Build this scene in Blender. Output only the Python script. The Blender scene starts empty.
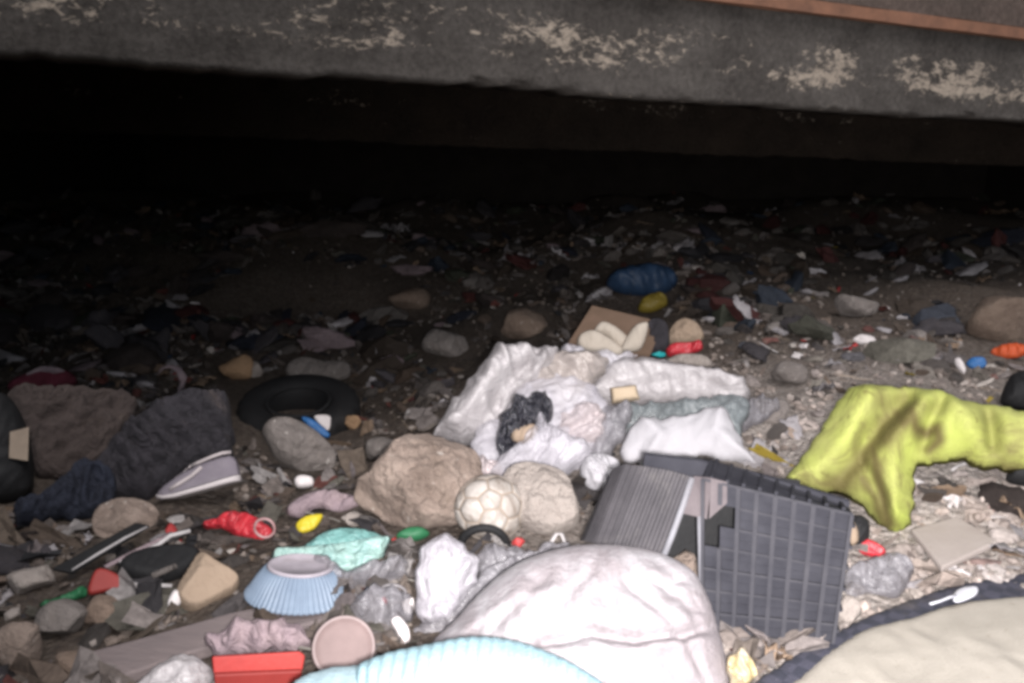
import bpy, bmesh, math, random
import numpy as np
from mathutils import Vector, Matrix, noise
from mathutils.geometry import delaunay_2d_cdt

S = bpy.context.scene
COL = S.collection
rnd = random.Random(11)

# ------------------------------------------------------------------ camera
W, H = 1024.0, 683.0
F_PX = 887.0
CAM = Vector((0.0, 0.0, 1.05))
PITCH = math.atan((341.5 - 152.0) / F_PX)
ROLL = math.radians(2.0)
Fv = Vector((0, math.cos(PITCH), -math.sin(PITCH)))
U0 = Vector((0, math.sin(PITCH), math.cos(PITCH)))
R0 = Vector((1, 0, 0))
Rv = R0 * math.cos(ROLL) + U0 * math.sin(ROLL)
Uv = U0 * math.cos(ROLL) - R0 * math.sin(ROLL)

def ray(px, py):
    return Fv + Rv * ((px - 512.0) / F_PX) + Uv * ((341.5 - py) / F_PX)

def proj(p):
    d = p - CAM
    z = d.dot(Fv)
    return (512.0 + F_PX * d.dot(Rv) / z, 341.5 - F_PX * d.dot(Uv) / z)

def sstep(a, b, x):
    t = min(1.0, max(0.0, (x - a) / (b - a)))
    return t * t * (3 - 2 * t)

def bump2(x, y, cx, cy, rx, ry):
    d = ((x - cx) / rx) ** 2 + ((y - cy) / ry) ** 2
    return math.exp(-d)

def ground_z(x, y):
    z = 0.0
    z += 0.12 * bump2(x, y, 0.15, 2.9, 0.75, 0.8)
    z += 0.12 * bump2(x, y, 1.6, 3.2, 0.9, 1.1)
    z -= 0.10 * sstep(0.0, -1.4, x) * sstep(5.5, 3.0, y)
    z -= 0.34 * sstep(0.25, -0.9, x) * sstep(2.5, 4.2, y) * sstep(9, 6, y)
    z += 0.22 * sstep(0.3, 1.5, x) * sstep(2.6, 5.0, y)
    z += 0.13 * bump2(x, y, 1.34, 2.52, .42, .36)
    z += 0.16 * sstep(4.5, 11.0, y)
    z += 0.10 * noise.noise(Vector((x * 0.7, y * 0.7, 3.1))) * sstep(2.5, 5, y)
    z += 0.075 * noise.noise(Vector((x * 1.15, y * 1.15, 8.3))) * sstep(2.0, 3.2, y)
    z += 0.28 * noise.noise(Vector((x * .45, y * .45, 5.1))) * sstep(5.5, 9.5, y)
    z += 0.045 * noise.noise(Vector((x * 1.7, y * 1.7, 0.3)))
    z += 0.022 * noise.noise(Vector((x * 4.3, y * 4.3, 7.7)))
    return z

def gp(px, py):
    """ground point seen at a pixel"""
    r = ray(px, py)
    t, last = 0.6, 0.6
    while t < 60:
        p = CAM + r * t
        if p.z < ground_z(p.x, p.y):
            a, b = last, t
            for _ in range(14):
                m = 0.5 * (a + b)
                q = CAM + r * m
                if q.z < ground_z(q.x, q.y):
                    b = m
                else:
                    a = m
            return CAM + r * b
        last = t
        t += 0.02 + t * 0.01
    return CAM + r * 40

def onground(x, y, lift=0.0):
    return Vector((x, y, ground_z(x, y) + lift))

# ------------------------------------------------------------------ materials
def new_mat(name):
    m = bpy.data.materials.new(name)
    m.use_nodes = True
    nt = m.node_tree
    b = nt.nodes['Principled BSDF']
    return m, nt, b

def nd(nt, t, **kw):
    n = nt.nodes.new(t)
    for k, v in kw.items():
        setattr(n, k, v)
    return n

def lk(nt, a, b):
    nt.links.new(a, b)

def ramp(nt, stops, interp='LINEAR'):
    r = nd(nt, 'ShaderNodeValToRGB')
    cr = r.color_ramp
    cr.interpolation = interp
    while len(cr.elements) < len(stops):
        cr.elements.new(0.5)
    for e, (p, c) in zip(cr.elements, stops):
        e.position = p
        e.color = (c[0], c[1], c[2], 1) if not isinstance(c, (int, float)) else (c, c, c, 1)
    return r

def texco(nt, scale=(1, 1, 1)):
    tc = nd(nt, 'ShaderNodeTexCoord')
    mp = nd(nt, 'ShaderNodeMapping')
    mp.inputs['Scale'].default_value = scale
    lk(nt, tc.outputs['Object'], mp.inputs['Vector'])
    return mp.outputs['Vector']

def noise_n(nt, vec, scale, detail=6, rough=0.6, dist=0.0):
    n = nd(nt, 'ShaderNodeTexNoise')
    n.inputs['Scale'].default_value = scale
    n.inputs['Detail'].default_value = detail
    n.inputs['Roughness'].default_value = rough
    n.inputs['Distortion'].default_value = dist
    lk(nt, vec, n.inputs['Vector'])
    return n

def mixc(nt, fac, a, b):
    m = nd(nt, 'ShaderNodeMix', data_type='RGBA')
    for sock, v in ((m.inputs[0], fac), (m.inputs[6], a), (m.inputs[7], b)):
        if isinstance(v, (int, float)):
            sock.default_value = v
        elif isinstance(v, tuple):
            sock.default_value = (v[0], v[1], v[2], 1)
        else:
            lk(nt, v, sock)
    return m.outputs[2]

DIRT = (0.15, 0.115, 0.09)

def mat(name, col, col2=None, scale=14.0, rough=0.75, bump=0.4, bscale=60.0, dirt=0.35, dscale=5.0,
        spec=0.3, vary=0.12, alpha=None, stretch=(1, 1, 1), dirtcol=DIRT, speck=0.0, speckcol=(0.05, 0.04, 0.04),
        crinkle=0.0):
    """worn surface: two tones, blotches of dirt, small specks, fine bump"""
    m, nt, b = new_mat(name)
    v = texco(nt, stretch)
    if col2 is None:
        col2 = tuple(c * 0.78 for c in col)
    n1 = noise_n(nt, v, scale, 5, 0.62)
    r1 = ramp(nt, [(0.32, col2), (0.68, col)])
    lk(nt, n1.outputs['Fac'], r1.inputs[0])
    c = r1.outputs[0]
    n2 = noise_n(nt, v, dscale, 8, 0.68, 0.6)
    lo = 0.72 - dirt * 0.42
    r2 = ramp(nt, [(lo, 0.0), (min(0.99, lo + 0.22), 1.0)])
    lk(nt, n2.outputs['Fac'], r2.inputs[0])
    mm = nd(nt, 'ShaderNodeMath', operation='MULTIPLY')
    lk(nt, r2.outputs[0], mm.inputs[0])
    mm.inputs[1].default_value = min(1.0, dirt * 1.5)
    c = mixc(nt, mm.outputs[0], c, dirtcol)
    if speck > 0:
        n4 = noise_n(nt, v, 38, 3, 0.6)
        r4 = ramp(nt, [(0.66 - speck * 0.1, 0.0), (0.74 - speck * 0.1, 0.85)])
        lk(nt, n4.outputs['Fac'], r4.inputs[0])
        c = mixc(nt, r4.outputs[0], c, speckcol)
    if vary > 0:
        oi = nd(nt, 'ShaderNodeObjectInfo')
        mr = nd(nt, 'ShaderNodeMapRange')
        mr.inputs[3].default_value = 1 - vary * 2.0
        mr.inputs[4].default_value = 1 + vary
        lk(nt, oi.outputs['Random'], mr.inputs[0])
        hs = nd(nt, 'ShaderNodeHueSaturation')
        lk(nt, mr.outputs[0], hs.inputs['Value'])
        lk(nt, c, hs.inputs['Color'])
        c = hs.outputs[0]
    lk(nt, c, b.inputs['Base Color'])
    b.inputs['Roughness'].default_value = rough
    b.inputs['Specular IOR Level'].default_value = spec
    if bump > 0:
        n3 = noise_n(nt, v, bscale, 6, 0.65)
        bp = nd(nt, 'ShaderNodeBump')
        bp.inputs['Strength'].default_value = bump
        bp.inputs['Distance'].default_value = 0.03 if bump >= .8 else 0.01
        lk(nt, n3.outputs['Fac'], bp.inputs['Height'])
        lk(nt, bp.outputs[0], b.inputs['Normal'])
    if crinkle > 0:
        # creases of thin film: sharp crests of a distorted noise at two sizes
        prev = None
        for sc_, k in ((11, 1.0), (27, .5)):
            nn = noise_n(nt, v, sc_, 2, .5, 1.4)
            s1 = nd(nt, 'ShaderNodeMath', operation='SUBTRACT'); lk(nt, nn.outputs['Fac'], s1.inputs[0]); s1.inputs[1].default_value = .5
            s2 = nd(nt, 'ShaderNodeMath', operation='ABSOLUTE'); lk(nt, s1.outputs[0], s2.inputs[0])
            s3 = nd(nt, 'ShaderNodeMath', operation='MULTIPLY'); lk(nt, s2.outputs[0], s3.inputs[0]); s3.inputs[1].default_value = -k
            if prev is None:
                prev = s3
            else:
                ad = nd(nt, 'ShaderNodeMath', operation='ADD'); lk(nt, prev.outputs[0], ad.inputs[0]); lk(nt, s3.outputs[0], ad.inputs[1]); prev = ad
        bp2 = nd(nt, 'ShaderNodeBump'); bp2.inputs['Strength'].default_value = 1.0
        bp2.inputs['Distance'].default_value = .06 * crinkle
        lk(nt, prev.outputs[0], bp2.inputs['Height'])
        if bump > 0: lk(nt, bp.outputs[0], bp2.inputs['Normal'])
        lk(nt, bp2.outputs[0], b.inputs['Normal'])
    if alpha is not None:
        n5 = noise_n(nt, v, 9, 4, 0.6)
        mr = nd(nt, 'ShaderNodeMapRange')
        mr.inputs[1].default_value = 0.3
        mr.inputs[2].default_value = 0.7
        mr.inputs[3].default_value = alpha - 0.15
        mr.inputs[4].default_value = min(1.0, alpha + 0.15)
        lk(nt, n5.outputs['Fac'], mr.inputs[0])
        lk(nt, mr.outputs[0], b.inputs['Alpha'])
    return m

# ------------------------------------------------------------------ object helpers
def tag(o, label=None, cat=None, group=None, kind=None):
    if label: o['label'] = label
    if cat: o['category'] = cat
    if group: o['group'] = group
    if kind: o['kind'] = kind
    return o

def empty(name, loc, label, cat, group=None):
    o = bpy.data.objects.new(name, None)
    o.empty_display_size = 0.05
    COL.objects.link(o)
    o.location = loc
    return tag(o, label, cat, group)

def mesh_obj(name, verts, faces, m, origin=None, parent=None, smooth=True, mats=None, fmat=None):
    """verts in world space; the object's origin goes to `origin`, or to the parent's own origin"""
    me = bpy.data.meshes.new(name)
    if parent is not None:
        off = parent_origin(parent)
    else:
        off = Vector(origin) if origin is not None else Vector((0, 0, 0))
    me.from_pydata([tuple(Vector(v) - off) for v in verts], [], faces)
    for mm in (mats or [m]):
        me.materials.append(mm)
    if fmat is not None:
        me.polygons.foreach_set('material_index', fmat)
    me.polygons.foreach_set('use_smooth', [smooth] * len(me.polygons))
    me.update()
    o = bpy.data.objects.new(name, me)
    COL.objects.link(o)
    if parent is not None:
        o.parent = parent
    else:
        o.location = off
    return o

def parent_origin(p):
    v = Vector((0, 0, 0))
    while p is not None:
        v += p.location
        p = p.parent
    return v

def catmull(pts, per):
    out = []
    n = len(pts)
    for i in range(n):
        p0, p1, p2, p3 = (np.array(pts[(i + k - 1) % n], float) for k in range(4))
        L = np.linalg.norm(p2 - p1)
        m = max(1, int(L / per))
        for k in range(m):
            t = k / m
            a = 2 * p1 + (p2 - p0) * t + (2 * p0 - 5 * p1 + 4 * p2 - p3) * t * t + (-p0 + 3 * p1 - 3 * p2 + p3) * t ** 3
            out.append(0.5 * a)
    return out

def lin_resample(pts, per):
    out = []
    n = len(pts)
    for i in range(n):
        a = np.array(pts[i], float); b = np.array(pts[(i + 1) % n], float)
        m = max(1, int(np.linalg.norm(b - a) / per))
        for k in range(m):
            out.append(a + (b - a) * k / m)
    return out

OUTLINES = []      # footprints of the traced things, so loose litter keeps off them

def ridged(p, sc, octv=3):
    s, a, w = 0.0, 0.0, 1.0
    q = Vector(p) * sc
    for _ in range(octv):
        s += w * (1 - abs(2.2 * noise.noise(q)))
        a += w
        q = q * 2.1 + Vector((3.7, 1.3, 9.1))
        w *= 0.5
    return s / a - 0.55

def seg_dist(px, py, line):
    best = 1e9
    for (ax, ay), (bx, by) in zip(line[:-1], line[1:]):
        dx, dy = bx - ax, by - ay
        t = max(0, min(1, ((px - ax) * dx + (py - ay) * dy) / (dx * dx + dy * dy + 1e-9)))
        best = min(best, math.hypot(px - ax - dx * t, py - ay - dy * t))
    return best

def inside(px, py, poly):
    c = False
    n = len(poly)
    j = n - 1
    for i in range(n):
        xi, yi = poly[i][0], poly[i][1]
        xj, yj = poly[j][0], poly[j][1]
        if (yi > py) != (yj > py) and px < (xj - xi) * (py - yi) / (yj - yi + 1e-12) + xi:
            c = not c
        j = i
    return c

def blob(name, outline, anchor, mt, lean=0.5, front=0.1, back=0.05, lift=0.0, res=40, rfrac=1.0,
         wr=0.0, wscale=8.0, woct=3, wstretch=(1, 1, 1), creases=(), ribs=None, sheet=None, seed=0, jag=0.0,
         sharp=False, stains=None, label=None, cat=None, group=None, parent=None, facets=0, keep=True, smooth=True, off=0.0):
    """solid body on a plane through the ground point under `anchor`; the outline gives its size and shape on that
    plane, front/back its real thickness, wr its crumples, creases its folds"""
    if keep:
        OUTLINES.append(outline)
    G = gp(*anchor)
    origin = G.copy()
    G = G + Vector((0, 0, lift))
    hc = Vector((CAM.x - G.x, CAM.y - G.y, 0)).normalized()
    n = (hc * (1 - lean) + Vector((0, 0, 1)) * lean).normalized()
    G = G + n * off
    u = (Vector((1, 0, 0)) - n * n.x).normalized()
    v = n.cross(u)
    def toplane(px, py):
        r = ray(px, py)
        t = (G - CAM).dot(n) / r.dot(n)
        q = CAM + r * t - G
        return np.array((q.dot(u), q.dot(v)))
    xs = [p[0] for p in outline]; ys = [p[1] for p in outline]
    per = max(max(xs) - min(xs), max(ys) - min(ys)) / res
    op = lin_resample(outline, per) if sharp else catmull(outline, per)
    if jag > 0:
        op = [p + np.array((noise.noise(Vector((p[0] * .09, p[1] * .09, seed))),
                            noise.noise(Vector((p[0] * .09, p[1] * .09, seed + 9))))) * jag for p in op]
    bd = [toplane(*p) for p in op]
    B = np.array(bd)
    mn, mx = B.min(0), B.max(0)
    sp = (mx - mn).max() / res
    nb = len(bd)
    # interior points
    gx = np.arange(mn[0], mx[0], sp); gy = np.arange(mn[1], mx[1], sp)
    pts = []
    A0 = B; A1 = np.roll(B, -1, 0)
    for j, yy in enumerate(gy):
        for xx in gx:
            q = np.array((xx + (sp * .5 if j % 2 else 0), yy))
            if not inside(q[0], q[1], bd):
                continue
            dv = A1 - A0
            t = np.clip(((q - A0) * dv).sum(1) / ((dv * dv).sum(1) + 1e-12), 0, 1)
            d = np.sqrt((((A0 + dv * t[:, None]) - q) ** 2).sum(1)).min()
            if d > sp * .55:
                pts.append((q[0], q[1], d))
    allp = [Vector((p[0], p[1])) for p in bd] + [Vector((p[0], p[1])) for p in pts]
    res_ = delaunay_2d_cdt(allp, [], [list(range(nb))], 1, 1e-7)
    V2, faces = res_[0], [list(f) for f in res_[2]]
    orig = res_[3]
    D = {}
    for i in range(len(V2)):
        src = orig[i]
        D[i] = 0.0 if (not src or min(src) < nb) else pts[min(src) - nb][2]
    dmax = max(D.values()) if D else 1
    Rr = max(dmax * rfrac, 1e-6)
    rs = random.Random(seed * 7 + 5)
    fang = rs.uniform(-.9, .9)
    planes = []
    for k in range(facets):
        a = rs.uniform(0, 6.283); tl = rs.uniform(0.15, 1.1)
        planes.append((Vector((math.cos(a) * math.sin(tl), math.sin(a) * math.sin(tl), math.cos(tl))), rs.uniform(.62, .9)))
    ctr = (mn + mx) / 2
    half = (mx - mn) / 2
    Vf, Vb = [], []
    for i, q in enumerate(V2):
        t = min(1.0, D[i] / Rr)
        prof = math.sqrt(max(0.0, 1 - (1 - t) ** 2))
        w3 = G + u * q.x + v * q.y
        h = front * prof
        if facets:
            hx = (q.x - ctr[0]) / half[0]; hy = (q.y - ctr[1]) / half[1]
            for pn, pd in planes:
                lim = (pd - pn.x * hx - pn.y * hy) / max(pn.z, .2)
                h = min(h, max(front * .08 * prof, lim * front * 1.15))
        p3 = Vector((w3.x * wstretch[0], w3.y * wstretch[1], w3.z * wstretch[2])) + Vector((seed * 3.1, seed * 1.7, seed))
        edge = min(1.0, D[i] / (dmax * .35 + 1e-9))
        if wr:
            if facets:
                h += wr * ridged(p3, wscale * 1.7, woct) * (0.1 + .9 * edge)
                h += wr * .45 * ridged(p3 + Vector((5, 5, 5)), wscale * 4.2, 2) * (.12 + .88 * edge)
            else:
                # pulled folds: long in one direction, bent by a slow warp, then short creases across them
                ca, sa = math.cos(fang), math.sin(fang)
                wa = .25 * noise.noise(Vector((q.x * 5, q.y * 5, seed + .3)))
                fa, fb = q.x * ca + q.y * sa + wa * .3, -q.x * sa + q.y * ca + wa * .3
                h += wr * .9 * ridged(Vector((fa * 1.9, fb * .55, seed * 1.3)), wscale, 2) * (.12 + .88 * edge)
                h += wr * .30 * ridged(Vector((fa * 1.4, fb * 1.1, seed * 2.1)), wscale * 2.6, 2) * (.12 + .88 * edge)
        if creases or ribs:
            px, py = proj(w3)
            for line, amp, wd in creases:
                dd = seg_dist(px, py, line)
                h += amp * math.exp(-(dd / wd) ** 2) * edge
            if ribs:
                ang, spc, amp = ribs
                h += amp * abs(math.sin((px * math.cos(ang) + py * math.sin(ang)) * math.pi / spc)) * min(1, edge * 2)
        if D[i] == 0:
            Vf.append(w3); Vb.append(w3)
        else:
            Vf.append(w3 + n * h)
            if sheet:
                Vb.append(w3 + n * (h - sheet * min(1, D[i] / (2 * sp))))
            else:
                Vb.append(w3 - n * back * prof)
    nv = len(Vf)
    verts = Vf[:]
    bmap = {}
    for i in range(nv):
        if D[i] == 0:
            bmap[i] = i
        else:
            bmap[i] = len(verts)
            verts.append(Vb[i])
    # CCW in (u,v) faces +n
    fs = []
    for f in faces:
        fs.append(tuple(f))
        g = tuple(bmap[i] for i in reversed(f))
        if set(g) != set(f):
            fs.append(g)
    o = mesh_obj(name, verts, fs, mt, origin=origin, parent=parent, smooth=smooth)
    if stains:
        # soaked-in stains and painted fold shade along given lines, kept on the mesh as a mask
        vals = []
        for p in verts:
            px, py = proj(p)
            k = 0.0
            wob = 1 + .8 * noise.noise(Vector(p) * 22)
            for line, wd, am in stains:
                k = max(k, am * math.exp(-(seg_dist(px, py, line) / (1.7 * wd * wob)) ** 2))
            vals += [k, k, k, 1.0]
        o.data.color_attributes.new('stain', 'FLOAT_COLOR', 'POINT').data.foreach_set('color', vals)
    if label or cat:
        tag(o, label, cat, group)
    return o

def slab(name, poly, anchor, mt, lean=1.0, thick=0.02, lift=0.01, label=None, cat=None, parent=None, tiltx=0.0, keep=True, bevel=0.004,
         group=None):
    """flat board: polygon on a plane, extruded by its thickness, edges bevelled"""
    if keep:
        OUTLINES.append(poly)
    G = gp(*anchor)
    origin = G.copy()
    G = G + Vector((0, 0, lift))
    hc = Vector((CAM.x - G.x, CAM.y - G.y, 0)).normalized()
    n = (hc * (1 - lean) + Vector((0, 0, 1)) * lean + Vector((tiltx, 0, 0))).normalized()
    P = []
    for px, py in poly:
        r = ray(px, py)
        P.append(CAM + r * ((G - CAM).dot(n) / r.dot(n)))
    bm = bmesh.new()
    top = [bm.verts.new(p) for p in P]
    bot = [bm.verts.new(p - n * thick) for p in P]
    k = len(P)
    bm.faces.new(top)
    bm.faces.new(list(reversed(bot)))
    for i in range(k):
        bm.faces.new((top[i], bot[i], bot[(i + 1) % k], top[(i + 1) % k]))
    bmesh.ops.recalc_face_normals(bm, faces=bm.faces)
    if bevel:
        bmesh.ops.bevel(bm, geom=list(bm.edges), offset=bevel, segments=2, affect='EDGES', profile=0.5)
    vs = [v.co.copy() for v in bm.verts]
    for i, v in enumerate(bm.verts): v.index = i
    fs = [tuple(v.index for v in f.verts) for f in bm.faces]
    bm.free()
    o = mesh_obj(name, vs, fs, mt, origin=origin, parent=parent, smooth=False)
    if label or cat:
        tag(o, label, cat, group)
    return o

def tube(name, pts, rad, mt, parent=None, origin=None, seg=8, closed=False, label=None, cat=None, flat=1.0, group=None):
    pts = [Vector(p) for p in pts]
    n = len(pts)
    verts, faces = [], []
    for i, p in enumerate(pts):
        a = pts[(i - 1) % n] if (closed or i > 0) else pts[i]
        b = pts[(i + 1) % n] if (closed or i < n - 1) else pts[i]
        t = (b - a).normalized()
        s = t.cross(Vector((0, 0, 1)))
        if s.length < 1e-3: s = t.cross(Vector((0, 1, 0)))
        s.normalize()
        w = s.cross(t).normalized()
        r = rad[i] if isinstance(rad, (list, tuple)) else rad
        for k in range(seg):
            an = 2 * math.pi * k / seg
            verts.append(p + s * (r * math.cos(an)) + w * (r * flat * math.sin(an)))
    m = n if closed else n - 1
    for i in range(m):
        for k in range(seg):
            a = i * seg + k; b = i * seg + (k + 1) % seg
            c = ((i + 1) % n) * seg + (k + 1) % seg; d = ((i + 1) % n) * seg + k
            faces.append((a, b, c, d))
    if not closed:
        faces.append(tuple(reversed(range(seg))))
        faces.append(tuple((n - 1) * seg + k for k in range(seg)))
    o = mesh_obj(name, verts, faces, mt, origin=origin if origin is not None else pts[0], parent=parent)
    if label or cat: tag(o, label, cat, group)
    return o

def lathe(name, prof, seg, mtx, mt, parent=None, origin=None, flute=None, label=None, cat=None, smooth=True, caps=True):
    verts, faces = [], []
    for (r, z) in prof:
        for k in range(seg):
            a = 2 * math.pi * k / seg
            rr = r
            if flute and r > flute[2]:
                rr = r + flute[1] * math.cos(a * flute[0])
            verts.append(mtx @ Vector((rr * math.cos(a), rr * math.sin(a), z)))
    for i in range(len(prof) - 1):
        for k in range(seg):
            k2 = (k + 1) % seg
            faces.append((i * seg + k, i * seg + k2, (i + 1) * seg + k2, (i + 1) * seg + k))
    if caps:
        faces.append(tuple(reversed(range(seg))))
        faces.append(tuple((len(prof) - 1) * seg + k for k in range(seg)))
    o = mesh_obj(name, verts, faces, mt, origin=origin if origin is not None else mtx.translation, parent=parent, smooth=smooth)
    if label or cat: tag(o, label, cat)
    return o

def rock_verts(seed, sub=3, planes=14, rough=0.06, flat=1.0):
    rs = random.Random(seed)
    bm = bmesh.new()
    bmesh.ops.create_icosphere(bm, subdivisions=sub, radius=1.0)
    pl = []
    for _ in range(planes):
        d = Vector((rs.gauss(0, 1), rs.gauss(0, 1), rs.gauss(0, 1))).normalized()
        pl.append((d, rs.uniform(.55, .9)))
    sx, sy, sz = rs.uniform(.8, 1.2), rs.uniform(.65, 1.0), rs.uniform(.5, .8) * flat
    vs = []
    for i, v in enumerate(bm.verts):
        v.index = i
        p = v.co.copy()
        for d, l in pl:
            e = p.dot(d) - l
            if e > 0: p -= d * e
        p += v.co * (rough * noise.fractal(v.co * 2.3 + Vector((seed, 0, 0)), 1.0, 2.0, 4))
        vs.append(Vector((p.x * sx, p.y * sy, p.z * sz)))
    fs = [tuple(v.index for v in f.verts) for f in bm.faces]
    bm.free()
    return vs, fs

def rock(name, px, py, wpx, hpx, mt, label, cat='rock', seed=1, rot=0.0, depthf=0.8, group=None, parent=None, sink=0.25, flatshade=False):
    """stone centred at a place, sized from its width and height there"""
    OUTLINES.append([(px - wpx / 2, py - hpx / 2), (px + wpx / 2, py - hpx / 2), (px + wpx / 2, py + hpx / 2), (px - wpx / 2, py + hpx / 2)])
    G = gp(px, py + hpx * .35)
    d = (G - CAM).dot(Fv)
    w, h = wpx * d / F_PX / 2, hpx * d / F_PX / 2
    vs, fs = rock_verts(seed)
    V = np.array([tuple(v) for v in vs])
    V /= np.abs(V).max(0)
    c, s = math.cos(rot), math.sin(rot)
    out = []
    for x, y, z in V:
        X, Y, Z = x * w, y * w * depthf, z * h
        X, Z = X * c - Z * s, X * s + Z * c
        out.append(G + Vector((X, Y + w * depthf * .3, Z + h * (1 - sink))))
    return tag(mesh_obj(name, out, fs, mt, origin=G, parent=parent, smooth=not flatshade), label, cat, group)

# ------------------------------------------------------------------ materials used
M = {}
M['sack'] = mat('woven_white_sack', (0.430, 0.421, 0.439), (0.344, 0.331, 0.348), 16, .6, .6, 110, .95, 5.0, vary=0, dirtcol=(.24, .215, .225), speck=.5, speckcol=(.29, .26, .275), crinkle=.06)
M['blue_knit'] = mat('pale_blue_knit', (0.281, 0.416, 0.463), (0.238, 0.357, 0.399), 20, .9, .5, 160, .12, 6, vary=0)
M['blue_knit2'] = mat('washed_blue_cloth', (0.272, 0.360, 0.392), (0.224, 0.304, 0.336), 15, .9, .5, 130, .2, 6, vary=0)
M['seam'] = mat('dark_blue_seam', (.05, .09, .18), None, 15, .9, .2, vary=0)
M['bowl'] = mat('pale_blue_plastic', (0.190, 0.245, 0.320), (0.150, 0.197, 0.265), 18, .45, .1, 80, .18, 9, vary=0, spec=.45)
M['bowl_base'] = mat('dusty_grey_plastic', (.42, .38, .42), None, 18, .7, .2, 80, .35, 9, vary=0)
M['teal'] = mat('teal_plastic', (0.170, 0.357, 0.332), (0.136, 0.281, 0.272), 12, .4, .15, 50, .2, 8, vary=0, spec=.5, crinkle=0.5)
M['tealclear'] = mat('pale_teal_clear_plastic', (0.306, 0.442, 0.399), (0.221, 0.374, 0.357), 16, .35, .2, 40, .25, 8, vary=0, spec=.5, crinkle=0.5)
M['red'] = mat('red_plastic', (0.442, 0.038, 0.030), (0.340, 0.034, 0.030), 10, .5, .1, 60, .22, 9, vary=0)
M['red_dark'] = mat('dark_red_plastic', (.28, .035, .03), None, 10, .55, .1, 60, .3, 9, vary=0)
M['red_bag'] = mat('red_film', (.55, .035, .05), (.40, .03, .04), 20, .35, .2, 60, .12, 9, vary=0, spec=.5, crinkle=.28)
M['pink_film'] = mat('pale_pink_film', (.50, .30, .30), None, 20, .35, .2, 60, .12, 9, vary=0, spec=.5)
M['board'] = mat('weathered_grey_board', (0.212, 0.174, 0.170), (0.153, 0.128, 0.128), 6, .85, .5, 40, .3, 3, vary=0, stretch=(1, 5, 5))
M['lid'] = mat('dusty_pink_disc', (0.231, 0.170, 0.163), None, 12, .7, .2, 80, .35, 9, vary=0)
M['lidrim'] = mat('pale_disc_rim', (0.326, 0.258, 0.252), None, 12, .6, .2, 80, .3, 9, vary=0)
M['tan'] = mat('tan_block', (0.331, 0.252, 0.187), (0.288, 0.216, 0.158), 12, .9, .5, 90, .22, 7, vary=0)
M['yellow'] = mat('yellow_film', (.62, .50, .03), (.5, .40, .03), 20, .4, .2, 60, .15, 9, vary=0)
M['yellow_old'] = mat('faded_yellow_film', (.42, .30, .09), (.40, .36, .30), 20, .4, .2, 60, .2, 9, vary=0)
M['sole'] = mat('dirty_white_rubber', (.62, .57, .57), None, 14, .6, .2, 60, .25, 12, vary=0)
M['shoe'] = mat('grey_shoe_fabric', (0.230, 0.207, 0.230), (0.184, 0.161, 0.191), 14, .85, .4, 160, .25, 10, vary=0)
M['shoe_light'] = mat('pale_shoe_panel', (.55, .49, .49), None, 14, .7, .3, 120, .25, 10, vary=0)
M['black'] = mat('black_rubber', (0.014, 0.014, 0.015), (0.010, 0.010, 0.011), 15, .7, .3, 80, .3, 7, vary=0, dirtcol=(.034, .03, .028))
M['darkcloth'] = mat('dark_grey_cloth', (0.042, 0.038, 0.045), (0.028, 0.026, 0.030), 12, .95, .5, 140, .4, 5, vary=0, dirtcol=(.12, .095, .085), crinkle=.35)
M['browncloth'] = mat('brown_grey_cloth', (0.077, 0.060, 0.055), (0.053, 0.041, 0.038), 10, .95, .5, 140, .35, 5, vary=0, crinkle=.35)
M['lilac'] = mat('faded_pink_cloth', (.36, .28, .29), (.22, .17, .19), 12, .95, .4, 140, .35, 6, vary=0, crinkle=.35)
M['navy'] = mat('navy_cloth', (0.024, 0.028, 0.044), (0.016, 0.018, 0.028), 12, .9, .5, 140, .25, 6, vary=0, dirtcol=(.10, .09, .09), crinkle=.35)
M['maroon'] = mat('maroon_cloth', (.16, .03, .05), (.1, .02, .03), 12, .9, .5, 140, .25, 6, vary=0, crinkle=.35)
M['rock'] = mat('tan_rock', (.37, .295, .25), (.19, .145, .12), 9, .95, 1.0, 28, .55, 4, vary=.06, dirtcol=(.17, .13, .10), speck=.2, speckcol=(.5, .45, .41))
M['rock_grey'] = mat('grey_rock', (0.243, 0.215, 0.200), (0.164, 0.144, 0.133), 9, .95, 1.0, 28, .5, 4, vary=.1, dirtcol=(.16, .125, .10), speck=.2, speckcol=(.46, .43, .40))
M['rock_brown'] = mat('brown_rock', (.24, .18, .14), (.16, .115, .09), 9, .95, 1.0, 28, .5, 4, vary=.1, dirtcol=(.11, .08, .065), speck=.15, speckcol=(.4, .34, .3))
M['rock_pale'] = mat('pale_rock', (0.425, 0.374, 0.340), (0.323, 0.281, 0.255), 9, .95, 1.0, 28, .45, 5, vary=.08, dirtcol=(.22, .18, .15))
M['orange_stone'] = mat('ochre_stone', (.42, .27, .16), (.30, .19, .11), 9, .9, .8, 38, .3, 4, vary=.05)
M['bag'] = mat('greyish_white_film', (0.609, 0.578, 0.588), (0.501, 0.469, 0.479), 8, .27, .35, 45, .25, 5, vary=0, spec=.65, dirtcol=(.33, .28, .26), crinkle=.28, alpha=0.66)
M['bag_warm'] = mat('dusty_white_film', (0.506, 0.450, 0.421), (0.393, 0.346, 0.319), 8, .27, .35, 45, .35, 5, vary=0, spec=.6, dirtcol=(.30, .24, .20), crinkle=.28, alpha=0.72)
M['bag_pink'] = mat('pinkish_white_film', (0.638, 0.557, 0.557), (0.535, 0.463, 0.473), 8, .27, .35, 45, .2, 5, vary=0, spec=.65, dirtcol=(.35, .28, .26), crinkle=.28, alpha=0.68)
M['bag_clear'] = mat('clear_film', (0.714, 0.690, 0.739), (0.547, 0.523, 0.571), 8, .27, .35, 45, .15, 5, vary=0, spec=.6, dirtcol=(.35, .3, .3), alpha=.5, crinkle=.28)
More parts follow.
